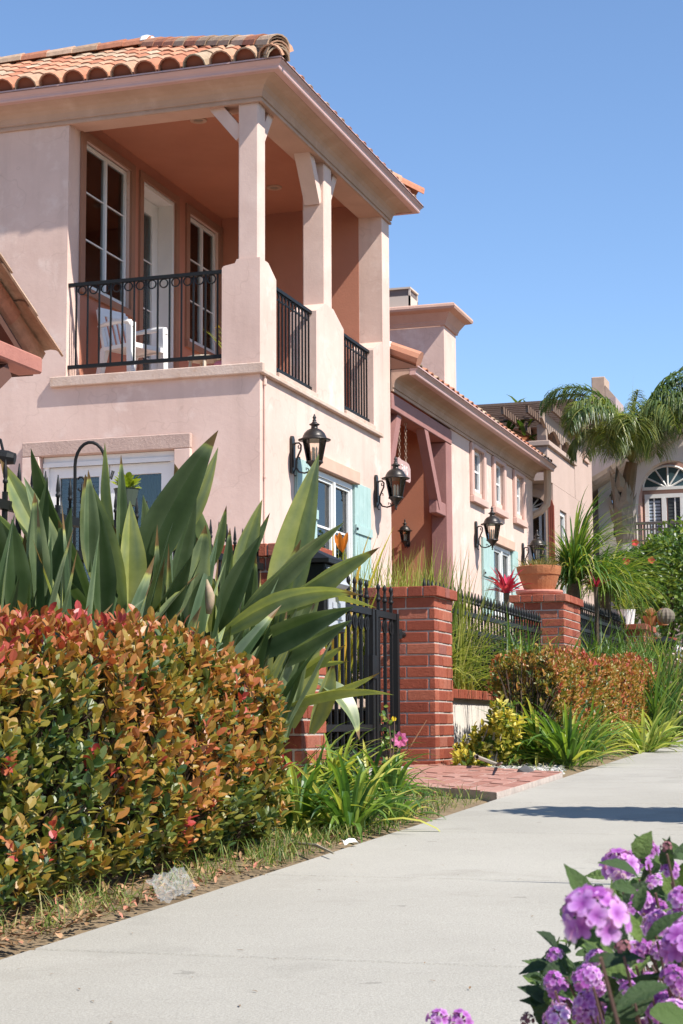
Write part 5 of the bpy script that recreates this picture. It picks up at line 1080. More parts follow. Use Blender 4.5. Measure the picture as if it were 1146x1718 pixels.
KEY = [ # plant, base px, tip px, width px, distance, tint (carries how lit the leaf looks), bow (right, up in px), facing twist
 (0,(215,1010),(366,722),86,8.3,.22,(-8,6),.2),(0,(262,940),(366,750),40,8.4,.38,(8,-4),.6),(0,(345,985),(293,778),74,7.7,.62,(6,0),-.3),(0,(200,950),(203,762),24,8.2,.45,(0,0),.4),(0,(135,960),(52,752),52,8.3,.15,(-6,8),-.5),
 (0,(150,960),(148,788),34,8.1,.40,(0,0),.2),(0,(196,930),(176,742),30,8.4,.42,(0,0),-.4),(0,(262,1030),(273,845),24,7.5,.50,(0,0),.5),(0,(66,1020),(58,826),48,7.7,.18,(-3,0),.2),(0,(120,1030),(-30,845),64,7.9,.30,(-4,18),-.3),
 (0,(100,1050),(-20,905),70,7.4,.66,(0,12),.3),(0,(175,1075),(72,940),50,7.2,.2,(-4,10),-.2),(0,(125,1010),(40,800),40,8.2,.58,(-4,8),.4),(0,(158,1040),(98,872),46,7.6,.28,(-3,6),-.3),(0,(250,1060),(188,880),66,7.4,.58,(-2,4),.2),
 (0,(205,1040),(143,796),80,7.8,.55,(-4,8),-.15),(0,(238,1060),(322,930),46,7.3,.22,(0,-6),.3),(0,(120,1000),(0,770),60,8.5,.35,(-8,12),.2),(0,(60,1040),(-60,980),60,7.5,.5,(0,14),.1),(0,(215,1050),(218,840),60,7.9,.48,(0,0),.5),
 (0,(290,1050),(240,830),58,7.6,.52,(0,2),-.4),(0,(30,1060),(20,870),60,7.9,.24,(0,0),.3),(0,(90,1060),(120,850),50,8.0,.34,(0,0),-.4),(0,(310,1060),(345,880),56,7.8,.30,(0,4),.3),(0,(170,1060),(165,850),54,8.2,.25,(0,0),.1),
 (0,(0,1000),(-40,800),60,8.3,.3,(0,0),.1),(0,(270,1060),(330,830),40,8.3,.2,(0,6),.3),(0,(330,1070),(300,890),50,8.1,.2,(0,0),.2),(0,(45,1060),(80,800),44,8.5,.22,(0,4),.1),(0,(130,1070),(30,960),48,7.25,.4,(0,10),.2),
 (1,(395,1000),(440,838),46,7.9,.72,(-6,0),.3),(1,(405,960),(453,860),20,8.0,.5,(0,0),.3),(1,(355,950),(380,848),22,8.0,.6,(0,0),.2),(1,(360,1070),(437,898),52,7.4,.18,(-4,4),.2),(1,(372,1020),(386,885),26,7.6,.3,(0,0),.4),
 (1,(462,1080),(535,762),84,8.0,.70,(-4,0),-.25),(1,(395,1040),(577,876),52,7.8,.45,(0,12),.5),(1,(435,1040),(637,918),56,7.7,.58,(0,10),.4),(1,(365,1070),(606,998),46,7.2,.60,(0,32),.4),(1,(500,990),(632,1020),26,7.5,.75,(0,8),.5),
 (1,(380,1110),(594,1018),62,7.4,.30,(0,8),.2),(1,(440,1120),(590,1040),44,7.3,.52,(0,2),.3),(1,(480,1150),(580,1082),26,7.3,.66,(0,4),.4),(1,(500,1120),(586,1110),14,7.4,.8,(0,2),.4),(1,(470,1190),(661,1166),28,7.2,.72,(0,20),.6),
 (1,(490,1170),(638,1128),30,7.3,.66,(0,-6),.5),(1,(520,1140),(603,1242),38,7.3,.55,(14,16),-.5),(1,(485,1220),(535,1030),60,7.6,.74,(-6,0),.3),(1,(430,1150),(470,960),60,8.0,.5,(0,0),.1),(1,(410,1100),(430,930),52,8.2,.35,(0,0),-.3),
 (1,(450,1160),(540,960),56,7.9,.55,(0,6),.3),(1,(425,1120),(505,905),50,8.1,.62,(-4,0),.2),(1,(400,1150),(380,960),46,7.5,.25,(0,0),.3),(1,(470,1200),(430,1040),60,7.4,.3,(0,0),.2),(1,(520,1230),(560,1110),40,7.5,.6,(0,4),.3),(1,(350,1060),(330,900),44,7.9,.55,(0,0),.2),
]
for pl_, b, t_, w_, D, tn, bw, tw_ in KEY:
    dp = -2.90/sight(*b).x + (D-7.9)*.22; B, T = at(*b, dp+.06), at(*t_, dp-.05); D = dp; face = (EYE - (B+T)/2).normalized(); dd = (T-B).normalized()
    tn += (.10 if pl_ else .02) + (.28 if RND.random() < .2 else 0); tw_ = tw_*1.6 + RND.uniform(-.35,.35); face = Matrix.Rotation(tw_, 3, dd) @ face; tn = tn + RND.uniform(-.05,.12); w_ *= .80  # a share of leaves tinted lighter, backlight put into their colour
    sword((swA, swB)[pl_], B, T, w_/FPX*D/max(.75, math.cos(tw_)), (RGT*bw[0] + UPV*bw[1])/FPX*D, face, tn, RND.uniform(.02,.10), RND.uniform(.35,.85))
for k in range(230):                                                 # younger and narrower leaves fanning from the same stools
    pl_ = 0 if k % 5 < 3 else 1; g = (gA, gB)[pl_]
    y = RND.uniform(5.0, 7.2) if pl_ == 0 else RND.uniform(7.0, 8.0); B = Vector((RND.uniform(-3.0,-2.82), y, gz(y)+.3)); a = RND.uniform(0, 6.28); e = RND.uniform(.75,1.5); L = RND.uniform(.5,1.0 if pl_ == 0 else .85)
    dv = Vector((math.cos(a)*math.cos(e)*.7, math.sin(a)*math.cos(e), math.sin(e))); T = B + dv*L
    if T.x > -2.55 and T.y < 6.3: continue
    sword((swA, swB)[pl_], B, T, RND.uniform(.045,.095), Vector((0,0,RND.uniform(0,.08))) + dv.cross(UP)*RND.uniform(-.06,.06), Vector((RND.uniform(-1,1), RND.uniform(-1,.2), .2)), RND.uniform(.1,.9), RND.uniform(.02,.1), RND.uniform(.4,.9), rows=9)
q = MB(); b0 = at(350, 1030, 6.9); q.tube([b0, at(352,1012,6.9), at(352,1000,6.9), at(350,988,6.9), at(347,972,6.9)], [.010,.018,.020,.014,.003], 12); q.build('flower_bud', M('cream bud', (.42,.28,.20), .7, (.25,.22,.12), 30.), swB, smooth=True)
og = M('orange bract', (.75,.22,.02), .5, transl=.3)
for px, py, D in ((6,1010,7.6),(40,1040,7.4),(575,927,8.4)): q = MB(); p = at(px, py, D); [q.leaf(p, Vector((RND.uniform(-.6,.6), RND.uniform(-.5,.2), 1)), Vector((0,-1,0)), .10, .028, .3, .1) for _ in range(4)]; q.build('flower', og, swA if px < 300 else swB)
# ---- variegated yellow shrub
eu_m = M('variegated yellow leaf', (0,0,0), .4, tint=[(0,(.06,.11,.02)),(.3,(.16,.20,.03)),(.55,(.45,.38,.06)),(.8,(.66,.52,.09)),(1,(.78,.68,.26))], transl=.4)
c0 = Vector((-2.68, 11.22, gz(11.2))); eu = thing('variegated_shrub', 'yellow variegated shrub at the foot of the gate pillar and white wall', 'shrub', c0); q = MB(); tw = MB()
for (px, py, r, n) in ((835,1190,.07,20),(845,1215,.09,28),(830,1235,.12,40),(800,1235,.09,26),(790,1262,.11,36),(775,1275,.09,26),(845,1258,.08,22),(815,1272,.08,24),(825,1208,.07,20),(765,1262,.05,12)):
    c = at(px, py, (c0-EYE).length*RND.uniform(.975,1.0)); tw.tube([c0 + Vector((RND.uniform(-.1,.1), 0, 0)), c], [.010,.004], 5)
    for _ in range(n):
        a = Vector((RND.gauss(0,1), RND.gauss(0,1), RND.gauss(0,1))).normalized(); L = []; rosette(c + a*r*RND.uniform(.6,1.1) + Vector((.05,-.04,0)), a*.7 + UP*.5 + SUN*.6, 5, .046, .026, RND.uniform(.05,1), L, 0)
        for p, d, nn, l_, w_, tn, _s in L: z = MB() if RND.random() < .22 else q; z.leaf(p, d, nn, l_, w_, .3, .2, max(.001, tn)); z is q or z.build('leaf', eu_m, eu)
stuff(q.build('foliage', eu_m, eu)); tw.tube([gr(790,1262), gr(800,1270,.10), gr(835,1283,.03), gr(842,1280,.10)], [.012,.013,.012,.006], 6); tw.build('branch', M('grey branch', (.30,.25,.20), .9), eu)
# ---- bowl, saucer and red bromeliads
pc = Vector((-3.18, 15.98, 1.802)); pc.x = onY(905, 990, 15.98).x; brs = (onY(945, 950, 15.98).x - onY(868, 950, 15.98).x)/2
t = thing('terracotta_bowl', 'large wide terracotta bowl in a saucer on top of a brick pillar', 'flower pot', pc, None); q = MB(); q.lathe([(brs*.72,0),(brs*.98,.03),(brs*1.02,.045),(brs*1.0,.06),(brs*.9,.05)], pc, 26); q.build('saucer', M('pink saucer', (.50,.21,.15), .8), t, smooth=False)
q = MB(); q.lathe([(brs*.62,.055),(brs*.74,.12),(brs*.86,.20),(brs*.90,.205),(brs*.95,.25),(brs*.97,.28),(brs*.90,.285),(brs*.86,.25),(.0,.24)], pc, 26); q.build('bowl', terra, t); q = MB()
for i in range(230): a = RND.uniform(0, 6.28); r = RND.uniform(.1,.98)*brs*.8; p = pc + Vector((r*math.cos(a), r*math.sin(a), .24)); q.blade(p, a, RND.uniform(.5,1.5), RND.uniform(.06,.17), .012, 1., 3, .3, RND.random())
stuff(q.build('foliage', M('dry herb', (0,0,0), .6, tint=[(0,(.13,.13,.05)),(.6,(.30,.25,.09)),(1,(.42,.30,.14))], transl=.25), t))
red_m = M('red bromeliad leaf', (0,0,0), .35, tint=[(0,(.16,.015,.04)),(.5,(.45,.02,.06)),(.85,(.60,.05,.10)),(1,(.62,.42,.28))], transl=.25)
for px, py, D, L, n, lb_ in ((850,995,15.3,.25,40,'red bromeliad rosette in front of the teal shutter'),(888,968,16.2,.14,14,'small red bromeliad at the rim of the terracotta bowl'),(1000,985,18.3,.2,12,'red leaved plant under the arching fountain leaves')):
    c = at(px, py, D); bt = clump('bromeliad', lb_, 'plant', c, n, L, L*.17, .3, 1.5, .9, red_m, None, .03, True, 5, (.1,.9)); q = MB(); q.tube([(c.x, c.y, 1.80 if 'rim' in lb_ else .82), c], [.02,.025], 6); q.build('stem', bark, bt)
# far pillar pots
pc = Vector((onY(1052,1040,20.9).x, 20.9, 1.802)); t = thing('white_pot', 'small white pot with yellow grass on the far brick pillar', 'flower pot', pc); q = MB(); q.lathe([(.06,0),(.08,.01),(.10,.17),(.105,.19),(.08,.185)], pc, 14); q.build('pot', M('white glaze', (.72,.70,.68), .3), t); q = MB(); fan(q, pc+Vector((0,0,.17)), 60, .38, .012, .3, 1.5, 1.6); stuff(q.build('foliage', grass_m, t))
for px, py, r, col, nm in ((1092,1046,.10,(.50,.26,.14),'orange'),(1112,1042,.09,(.55,.30,.16),'tan')):
    pc = Vector((onY(px,py,20.95).x, 20.95, 1.802)); t = thing('succulent_pot', nm + ' succulent rosette in a clay pot on the far brick pillar', 'flower pot', pc); q = MB(); q.lathe([(r*.6,0),(r*.9,.09),(r,.11),(r*.8,.10)], pc, 12); q.build('pot', terra, t); q = MB()
    for i in range(50): a = RND.uniform(0,6.28); e = RND.uniform(.2,1.5); q.leaf(pc+Vector((0,0,.11)), Vector((math.cos(a)*math.cos(e),math.sin(a)*math.cos(e),math.sin(e))), UP, r*1.0, r*.4, .3, -.2)
    q.build('foliage', M(nm+' succulent', col, .6, transl=.15), t)
pc = at(1112, 1052, 21.0); pc = Vector((onY(1118,1060,20.7).x, 20.7, 1.803)); t = thing('cactus', 'round ribbed cactus at the edge of the far brick pillar', 'cactus', pc); q = MB(); vs = []
for i in range(9):
    z = i/8*PI
    for j in range(24): rr = .095*math.sin(max(.08, min(PI-.08, z)))*(1+.13*(j % 2)); vs.append(pc + Vector((rr*math.cos(j*2*PI/24), rr*math.sin(j*2*PI/24), .09-.095*math.cos(z))))
q.add(vs, [(i*24+j, i*24+(j+1) % 24, (i+1)*24+(j+1) % 24, (i+1)*24+j) for i in range(8) for j in range(24)]); q.build('body', M('cactus grey green', (.16,.13,.10), .8), t)
# ---- leafy shrubs far right
def shrub(name, label, cat, c, rx, ry, rz, n, L, W, mat, stem=True, flowers=None, parts=0, core=.45):
    c = Vector(c); t = thing(name, label, cat, (c.x, c.y, gz(c.y))); q = MB()
    for i in range(n):
        a = Vector((RND.gauss(0,1), RND.gauss(0,1), RND.gauss(0,1)+.2)).normalized(); k = RND.uniform(core,1)**.6; p = c + Vector((a.x*rx, a.y*ry, a.z*rz))*k*(1+.22*noise.noise(a*2.6+c))
        d = (a*.6 + Vector((RND.uniform(-1,1), RND.uniform(-1,1), RND.uniform(-.4,.9)))).normalized(); z = MB() if i < parts else q
        z.leaf(p, d, a+UP*.5, L*RND.uniform(.7,1.2), W*RND.uniform(.7,1.2), .25, .2, max(.001, RND.random()*.6 + .4*max(0, noise.noise(p*3)+.3)))
        if i < parts: z.build('leaf', mat, t)
    stuff(q.build('foliage', mat, t)); q = MB()
    for i in range(7): a = RND.uniform(0,6.28); q.tube([(c.x,c.y,gz(c.y)-.1), c + Vector((math.cos(a)*rx*.3, math.sin(a)*ry*.3, -rz*.3)), c + Vector((math.cos(a)*rx*.75, math.sin(a)*ry*.75, rz*RND.uniform(-.2,.5)))], [.03,.02,.006], 5)
    q.build('stem', bark, t); return t
hib_m = M('hibiscus leaf', (0,0,0), .4, tint=[(0,(.03,.065,.015)),(.5,(.075,.14,.022)),(.8,(.19,.24,.03)),(1,(.40,.40,.06))], transl=.35, spec=.5); hib_red = M('coral flower', (.75,.10,.08), .5, transl=.3)
for px, py, D, rx, rz, n, lb_ in ((1130,985,24.5,.75,.75,3600,'bushy green hibiscus with coral flowers at the far fence'),(1075,975,26.5,.7,.45,2200,'low leafy bush at the foot of the palm trunk'),(1175,960,27,.9,.9,2600,'tall leafy bush at the edge of the grey balcony')):
    c = at(px, py, D); hb = shrub('leafy_bush', lb_, 'bush', c, rx, .7, rz, n, .085, .05, hib_m)
    for i in range(3):
        if px != 1130: break
        a = (-1.2+.4*i); p = c + Vector((rx*.8*math.sin(a), -.55, rz*RND.uniform(-.1,.85))); q = MB()
        if i == 2 and px == 1130: p = at(1093, 940, 23.9)
        for k in range(5): b = k*1.257; q.leaf(p, Vector((math.cos(b), -.5, math.sin(b))), Vector((0,-1,0)), .055, .05, .1, .2)
        q.build('flower', hib_red, hb)
ab = shrub('flowering_shrub', 'pinkish small-leaved shrub beside the sidewalk at the far edge', 'shrub', gr(1150, 1232)+Vector((0,0,.38)), .42, .55, .42, 2600, .035, .018, M('abelia leaf', (0,0,0), .45, tint=[(0,(.07,.08,.03)),(.5,(.20,.13,.06)),(1,(.42,.24,.18))], transl=.3)); q = MB()
for i in range(90): a = Vector((RND.gauss(0,1), RND.gauss(0,1), RND.gauss(0,1)+.4)).normalized(); p = gr(1150,1232)+Vector((0,0,.38)) + Vector((a.x*.43, a.y*.56, a.z*.43)); q.leaf(p, a, UP, .03, .025, .2, .2)
q.build('blossom', M('pale pink blossom', (.70,.52,.50), .7), ab)
# ---- pink rose by the gate
c0 = gr(655, 1300); rs_ = thing('rose_plant', 'small rose plant with one pink bloom by the gate', 'flower', c0); D = (c0-EYE).length; q = MB()
for tip in ((672,1240),(662,1205),(650,1190),(640,1225)): q.tube([c0, (c0+at(*tip,D))/2+Vector((.01,0,.02)), at(*tip,D)], [.006,.005,.003], 5)
q.build('stem', M('rose stem', (.10,.06,.04), .8), rs_); p = at(671,1241,D-.02); q = MB()
for k in range(3):
    for j in range(8): b = j*.785+k*.4; q.leaf(p, Vector((math.cos(b)*RGT.x, math.cos(b)*RGT.y-.5+.25*k, math.sin(b))), Vector((0,-1,0)), .052-.012*k, .034, .2, .25)
q.build('bloom', M('pink petal', (.75,.22,.42), .6, transl=.25), rs_); q = MB()
for i in range(70): q.leaf(at(645+RND.gauss(0,14), 1228+RND.gauss(0,22), D+RND.uniform(-.05,.05)), Vector((RND.uniform(-1,1),RND.uniform(-1,.3),RND.uniform(-.5,1))), Vector((.3,-1,.5)), .035, .022, .2, .2, RND.random())
stuff(q.build('foliage', aga_m, rs_)); q = MB(); p = at(661,1206,D-.02)
for j in range(7): b = j*.9; q.leaf(p, Vector((math.cos(b),-.3,math.sin(b)*.6)), Vector((0,-1,.5)), .018, .012)
q.build('flower', M('yellow petal', (.75,.55,.03), .6), rs_)
q = MB(); q.tube([gr(658,1290), at(690,1250,D), at(716,1208,D)], [.005,.004,.002], 5); q.build('dry_twig', M('tan twig', (.36,.19,.10), .8), None, label='bare reddish twig leaning in front of the gate pillar', category='twig')
# ---- ground cover, weeds, debris, gravel
weed_m = M('weed grass', (0,0,0), .5, tint=[(0,(.05,.10,.02)),(.5,(.11,.18,.035)),(.8,(.26,.27,.07)),(1,(.46,.38,.19))], transl=.35); q = MB()
def scatter(n, pxr, pyr, ok=None):
    k = 0
    while k < n:
        p = gr(RND.uniform(*pxr), RND.uniform(*pyr))
        if p.x < XS-.015 and p.x > -3.0 and (ok is None or ok(p)): k += 1; yield p
onpath = lambda p: not (8.45 + (XS-p.x)/1.12*1.02 < p.y < 10.4 + (XS-p.x)/1.12*1.02)
for p in scatter(2600, (430,840), (1325,1460), onpath): q.blade(p, RND.uniform(0,6.28), RND.uniform(.3,1.5), RND.uniform(.03,.10), .004, 1.3, 3, .2, RND.random())
for p in scatter(2600, (-20,470), (1410,1590)):
    if noise.noise(p*4) > -.12 and p.x < XS-.04-.06*RND.random(): q.blade(p, RND.uniform(0,6.28), RND.uniform(.2,1.4), RND.uniform(.03,.11), .0035, 1.3, 3, .2, RND.uniform(.3,1))
for p in scatter(900, (800,1146), (1235,1310), lambda p: onpath(p)): q.blade(p, RND.uniform(0,6.28), RND.uniform(.3,1.4), RND.uniform(.03,.09), .005, 1.3, 3, .2, RND.random())
stuff(q.build('grass', weed_m))
for *cpx, lb_ in ((415,1390,.30,'near the hedge end'),(300,1440,.35,'above the plastic wrapper'),(205,1455,.3,'under the middle of the hedge'),(520,1370,.3,'among the first agapanthus')): p = gr(cpx[0], cpx[1]); clump('weed_tuft', 'thin arching weed stalks at the hedge foot, ' + lb_, 'weed', p, 16, cpx[2], .006, .4, 1.3, 1.3, weed_m, 'weed tufts at the hedge foot', .05, False, 6)
litter_m = M('dry leaf litter', (0,0,0), .8, tint=[(0,(.10,.06,.03)),(.5,(.26,.15,.07)),(.8,(.40,.24,.13)),(1,(.45,.16,.11))]); q = MB()
for p in scatter(2200, (-20,760), (1330,1600), onpath): q.leaf(p + Vector((0,0,.012)), Vector((RND.uniform(-1,1),RND.uniform(-1,1),RND.uniform(-.2,.3))), UP, RND.uniform(.015,.04), RND.uniform(.006,.018), .3, RND.uniform(-.4,.4), RND.random())
stuff(q.build('leaf_litter', litter_m)); q = MB()
for i in range(75):
    p = gr(RND.uniform(-40,1180), RND.uniform(1330,1720)**1.0)
    if p.x < XS+.02 or p.x > -.5: continue
    if p.x > XS+.5 and RND.random() < .55: continue
    q.leaf(p + Vector((0,0,.003)), Vector((RND.uniform(-1,1),RND.uniform(-1,1),.05)), UP, RND.uniform(.006,.022), RND.uniform(.002,.006), .3, .1, RND.uniform(0,.6))
stuff(q.build('sidewalk_debris', litter_m)); q = MB()
gravel_m = M('grey gravel', (0,0,0), .85, tint=[(0,(.16,.15,.14)),(.5,(.34,.32,.29)),(1,(.52,.49,.45))])
def pebble(q, p, r, tn):
    n = 6; vs = [p + Vector((0,0,r*.7))]
    for k, h in ((.85,.35),(1.,-.1)): vs += [p + Vector((r*k*RND.uniform(.75,1.2)*math.cos(j*6.283/n), r*k*RND.uniform(.75,1.2)*math.sin(j*6.283/n), r*h)) for j in range(n)]
    q.add(vs, [(0,1+j,1+(j+1) % n) for j in range(n)] + [(1+j,1+n+j,1+n+(j+1) % n,1+(j+1) % n) for j in range(n)], max(.001, tn))
k = 0
while k < 420:
    p = gr(RND.uniform(755,945), RND.gauss(1294,6))
    if p.x < XS-.03 and p.x > -2.92 and onpath(p): pebble(q, p + Vector((0,0,.004)), RND.uniform(.010,.022), RND.random()); k += 1
stuff(q.build('gravel', gravel_m)); q = MB(); pebble(q, gr(882,1303)+Vector((0,0,.02)), .07, .001); q.build('dark_stone', M('dark stone', (.09,.085,.085), .8), None, label='dark flat stone lying on the gravel by the brick path', category='stone')
# litter: clear plastic wrapper and a scrap of white paper
def crumple(name, c, ux, uy, nx, amp, mat, label, cat):
    q = MB(); vs = []
    for j in range(nx):
        for i in range(nx): p = c + ux*(i/(nx-1)-.5) + uy*(j/(nx-1)-.5); vs.append(p + Vector((0,0,amp*abs(noise.noise(p*38))+amp*.6*abs(noise.noise(p*90)))))
    q.add(vs, [(j*nx+i, j*nx+i+1, (j+1)*nx+i+1, (j+1)*nx+i) for j in range(nx-1) for i in range(nx-1)]); q.build(name, mat, None, label=label, category=cat)
clear = bpy.data.materials.new('clear plastic film'); clear.use_nodes = True; b_ = clear.node_tree.nodes['Principled BSDF']; b_.inputs['Base Color'].default_value = (.50,.49,.46,1); b_.inputs['Roughness'].default_value = .08; b_.inputs['Alpha'].default_value = .24
pbag = gr(289, 1508); crumple('plastic_wrapper', pbag + Vector((0,0,.03)), (gr(325,1492)-gr(256,1522))*.85, Vector((-.06,.02,.06)), 18, .03, clear, 'crumpled clear plastic wrapper on the soil at the sidewalk edge', 'litter')
crumple('paper_scrap', gr(588,1421)+Vector((0,0,.012)), Vector((.045,.03,0)), Vector((-.02,.03,.015)), 7, .018, M('white paper', (.78,.76,.72), .8), 'small white paper scrap on the grass verge', 'litter')
q = MB(); q.tube([gr(500,1415,.02), gr(530,1418,.025), gr(560,1432,.02)], [.005,.006,.003], 6); q.build('fallen_stalk', M('grey stalk', (.34,.30,.22), .9), None, label='grey fallen leaf stalk lying on the soil beside the sidewalk', category='stalk')
# ---- balcony plants
pc = Vector((-6.52, 17.25, 4.60)); t = thing('planter_bowl', 'dark round planter bowl seen through the side balcony railing', 'planter', pc); q = MB(); q.lathe([(.10,-.10),(.20,-.04),(.24,.06),(.245,.07),(.2,.06)], pc, 16); q.lathe([(.03,-.43),(.16,-.42),(.03,-.40),(.03,-.11)], pc, 8); q.build('bowl', M('dark planter', (.035,.04,.038), .7), t); q = MB(); fan(q, pc+Vector((0,0,.05)), 40, .18, .02, .3, 1.5, 1.); stuff(q.build('foliage', M('dusty leaf', (0,0,0), .6, tint=[(0,(.06,.08,.04)),(1,(.14,.15,.08))]), t))
pc = Vector((-6.75, 17.2, 4.165)); t = thing('flowering_pot', 'tall pot with yellow flowers behind the side balcony railing', 'flower pot', pc); q = MB(); q.lathe([(.10,0),(.14,.3),(.15,.32),(.12,.31)], pc, 12); q.build('pot', terra, t); q = MB(); fan(q, pc+Vector((0,0,.3)), 50, .5, .025, .9, 1.5, .8); stuff(q.build('foliage', M('olive leaf', (0,0,0), .5, tint=[(0,(.08,.12,.02)),(1,(.30,.30,.05))], transl=.3), t)); q = MB()
for i in range(24): p = pc + Vector((RND.uniform(-.15,.15), RND.uniform(-.15,.15), RND.uniform(.65,.85))); q.leaf(p, Vector((RND.uniform(-1,1),RND.uniform(-1,1),.4)), UP, .05, .04, .2, .2)
q.build('flower', M('yellow flower', (.80,.50,.02), .6, transl=.2), t)
# ---- parkway: out-of-frame spiky plant and columnar shrub that shade the sidewalk
clump('strap_leaf_plant', 'spiky strap-leaved plant in the parkway strip beside the sidewalk', 'plant', (-.20, 5.15, gz(5.15)), 30, .80, .026, .95, 1.4, .25, strap_m, None, .06, False)
shrub('leafy_bush', 'narrow upright bush in the parkway strip beside the sidewalk', 'bush', (.10, 7.35, 1.25), .40, .36, 1.10, 5200, .08, .05, hib_m, core=.2)
# ---- lantana in the parkway, close to the lens
lan_leaf = M('lantana leaf', (0,0,0), .6, tint=[(0,(.03,.055,.022)),(.5,(.06,.105,.03)),(1,(.17,.25,.05))], transl=.25, bump=.5, bscale=260, spec=.4)
lan_pet = M('lilac petal', (0,0,0), .55, tint=[(0,(.28,.04,.30)),(.35,(.50,.20,.58)),(.7,(.68,.40,.74)),(1,(.90,.78,.90))], transl=.35); lan_stem = M('lantana stem', (.13,.075,.06), .8); dry_m = M('spent flower', (.22,.09,.10), .8)
lan = thing('lantana_bush', 'lilac lantana bush in full bloom close beside the sidewalk', 'flower', (-.15, 1.5, .05), None); stems = MB()
def floret(q, p, ax, r, tn):
    ax = ax.normalized(); s = ax.cross(Vector((.3,.2,.9))).normalized(); t_ = ax.cross(s); a0 = RND.uniform(0,6.28); k = 5; q.tube([p - ax*r*2.2, p], [r*.12,r*.2], 4, 0.02)
    for j in range(k):
        a = a0+j*2*PI/k; d = s*math.cos(a)+t_*math.sin(a); sd = ax.cross(d); w_ = r*RND.uniform(.52,.66); cup = r*RND.uniform(.0,.25)
        vs = [p, p + d*r*.55 - sd*w_*.75 + ax*cup*.5, p + d*r*.95 - sd*w_*.6 + ax*cup, p + d*r*1.08 + ax*cup*.9, p + d*r*.95 + sd*w_*.6 + ax*cup, p + d*r*.55 + sd*w_*.75 + ax*cup*.5]
        q.add(vs, [(0,1,2,3),(0,3,4,5)], [max(.001, tn-.6), tn-.1 if tn > .15 else tn, min(1, tn+.15), min(1, tn+.2), min(1, tn+.15), tn])
def cluster(px, py, dia, n=17, R=.018, up=(.0,-.5,.8), tn=.5, spent=False):
    D = 2*(R+.003)*FPX/dia
    if D > 1.75: D = RND.uniform(1.45,1.8); R = dia*D/2/FPX-.002
    c = at(px, py, D); ax = Vector(up).normalized(); q = MB()
    for i in range(n):
        k = (i+.5)/n; th = math.acos(1-k*.92); ph = i*2.4; s = ax.cross(Vector((1,.1,0))).normalized(); t_ = ax.cross(s); d = ax*math.cos(th) + (s*math.cos(ph)+t_*math.sin(ph))*math.sin(th)
        floret(q, c + d*R*RND.uniform(.82,1.1), d, RND.uniform(.0066,.0086)*R/.018, min(1, max(.01, tn+RND.uniform(-.25,.3)-.2*(1-k))))
    q.build('flower_cluster', dry_m if spent else lan_pet, lan)
    root = Vector((c.x*.6 - .02, c.y*.95 + .05, .12)); stems.tube([c - ax*R*1.4, c - ax*.07 + Vector((.01,.01,-.03)), (c+root)/2, root], [.0012,.0013,.0018,.003], 5); return c
CL = [(1000,1548,122,17),(1040,1458,66,18),(1085,1428,46,16),(1150,1592,95,17),(1005,1662,64,18),(1078,1512,44,14),(1100,1556,50,15),(1125,1462,40,14),(1040,1685,52,16),(1112,1690,62,16),(985,1700,48,14),(1065,1600,44,14),(1130,1640,48,14),(1098,1482,36,12),(1060,1530,40,12),(1142,1510,50,14),(1000,1610,40,12),(735,1712,42,12),(772,1716,46,12),(1090,1645,36,12),(1140,1540,44,14),(960,1668,44,13),(1020,1590,38,12),(1075,1570,36,12),(1110,1600,46,14),(1050,1640,42,13),(1130,1700,50,14)]
for a in CL: cluster(*a, tn=RND.uniform(.4,.65))
for i in range(44):
    px = RND.uniform(915,1160); py = RND.uniform(1450 + max(0, 1030-px)*1.4, 1718)
    if (px-1000)**2 + (py-1548)**2 > 75**2: cluster(px, py, RND.uniform(34,56), RND.choice((10,12,14)), tn=RND.uniform(.35,.7), up=(RND.uniform(-.5,.3),-.6,.8))
cluster(1118, 1422, 26, 10, .010, tn=.1, spent=True); cluster(885, 1712, 30, 10, .010, tn=.1, spent=True); cluster(1045, 1590, 34, 12, .011, tn=.1, spent=True)
stuff(stems.build('stem', lan_stem, lan))
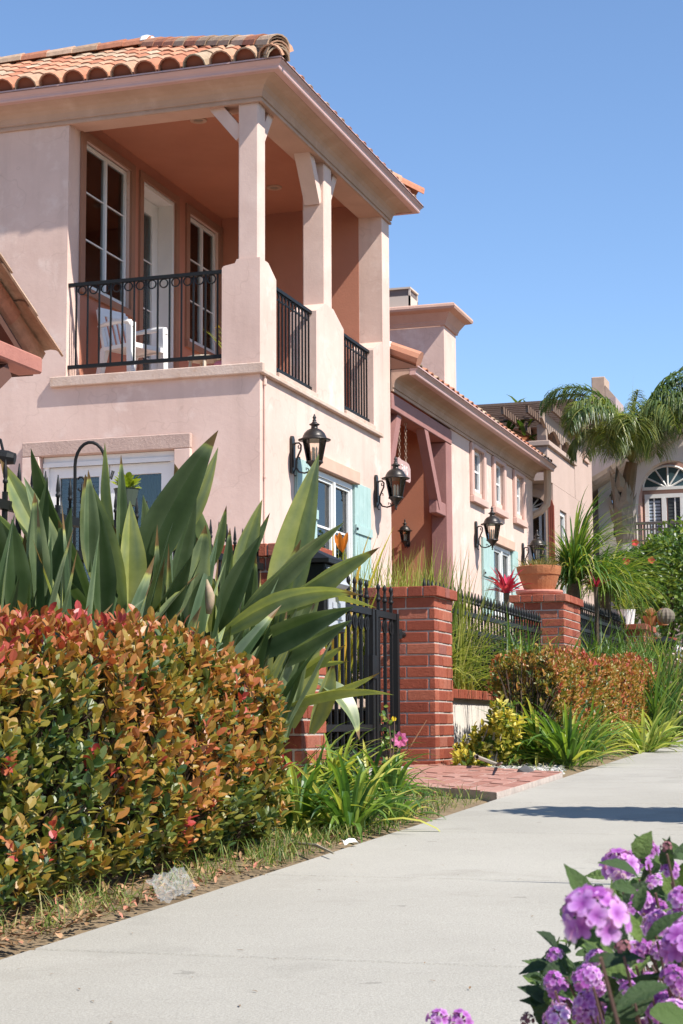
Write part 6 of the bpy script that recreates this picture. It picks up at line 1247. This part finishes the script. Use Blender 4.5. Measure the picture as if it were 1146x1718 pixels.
def lleaf(px, py, D, L, W, d2, tn, nrm=None, q=None):
    p = at(px, py, D); d = RGT*d2[0] + UPV*d2[1] + FWD*RND.uniform(-.4,.4); z = q or MB(); n_ = nrm or (Vector((RND.uniform(-.4,.4),-.5,.8)))
    d.normalize(); s = d.cross(n_).normalized(); nn = s.cross(d); vs = []; R_ = 9; ts = []
    for i in range(R_+1):
        t_ = i/R_; w_ = W*.5*max(.02, math.sin(PI*min(1, .06+t_**.8*.94)))*(1.0 if i % 2 else .90); c = p + d*L*t_ - nn*L*.25*t_*t_
        for k in (-1,-.5,0,.5,1): vs.append(c + s*w_*k + nn*(abs(k)*w_*.35 + (.0012 if (i % 2) and abs(k) == .5 else 0))); ts.append(max(.001, tn))
    z.add(vs, [(i*5+j, i*5+j+1, i*5+j+6, i*5+j+5) for i in range(R_) for j in range(4)], ts)
    if q is None: z.build('leaf', lan_leaf, lan, smooth=True)
for a in ((1120,1655,1.15,.042,.022,(-1,-.15),.35),(1075,1580,1.2,.034,.014,(-.5,.85),.8),(1085,1580,1.2,.036,.015,(.6,.75),.4),(920,1622,1.75,.030,.018,(-1,-.1),.05),(935,1600,1.75,.036,.024,(-.3,.6),.03),(940,1640,1.75,.03,.018,(-1,-.5),.05),(930,1690,1.7,.04,.026,(-.8,.7),.1),(950,1700,1.7,.045,.03,(-.6,.3),.2),(1100,1490,2.0,.05,.032,(-.6,-.6),.1),(1130,1440,2.1,.05,.03,(.6,.3),.35),(1095,1450,2.2,.045,.028,(-.3,.8),.3),(1120,1520,1.5,.05,.03,(.7,.2),.4),(1040,1705,1.5,.05,.034,(.4,.5),.35),(1090,1700,1.4,.05,.034,(.7,-.2),.6),(1080,1610,1.5,.045,.03,(-.8,.1),.1),(1010,1630,1.7,.045,.03,(-.8,-.2),.15)): lleaf(*a)
q = MB()
for i in range(420):
    px = RND.uniform(905,1260); py = RND.uniform(1440 + max(0, 1040-px)*1.25, 1800); D = RND.uniform(1.5,2.3)
    z = None if i < 260 else q; lleaf(px, py, D, RND.uniform(.022,.042), RND.uniform(.013,.025), (RND.uniform(-1,1), RND.uniform(-.7,.9)), RND.uniform(0,.8), None, z)
stuff(q.build('foliage', lan_leaf, lan)); q = MB()
for i in range(26): a = at(RND.uniform(1000,1240), RND.uniform(1580,1740), RND.uniform(1.6,2.2)); q.tube([a, a*.5+Vector((-.1,1.7,.2))*.5+Vector((0,0,-.05)), Vector((-.12+RND.uniform(-.15,.3), 1.75+RND.uniform(-.3,.4), .06))], [.0015,.0025,.004], 4)
stuff(q.build('flower_stem', lan_stem, lan))
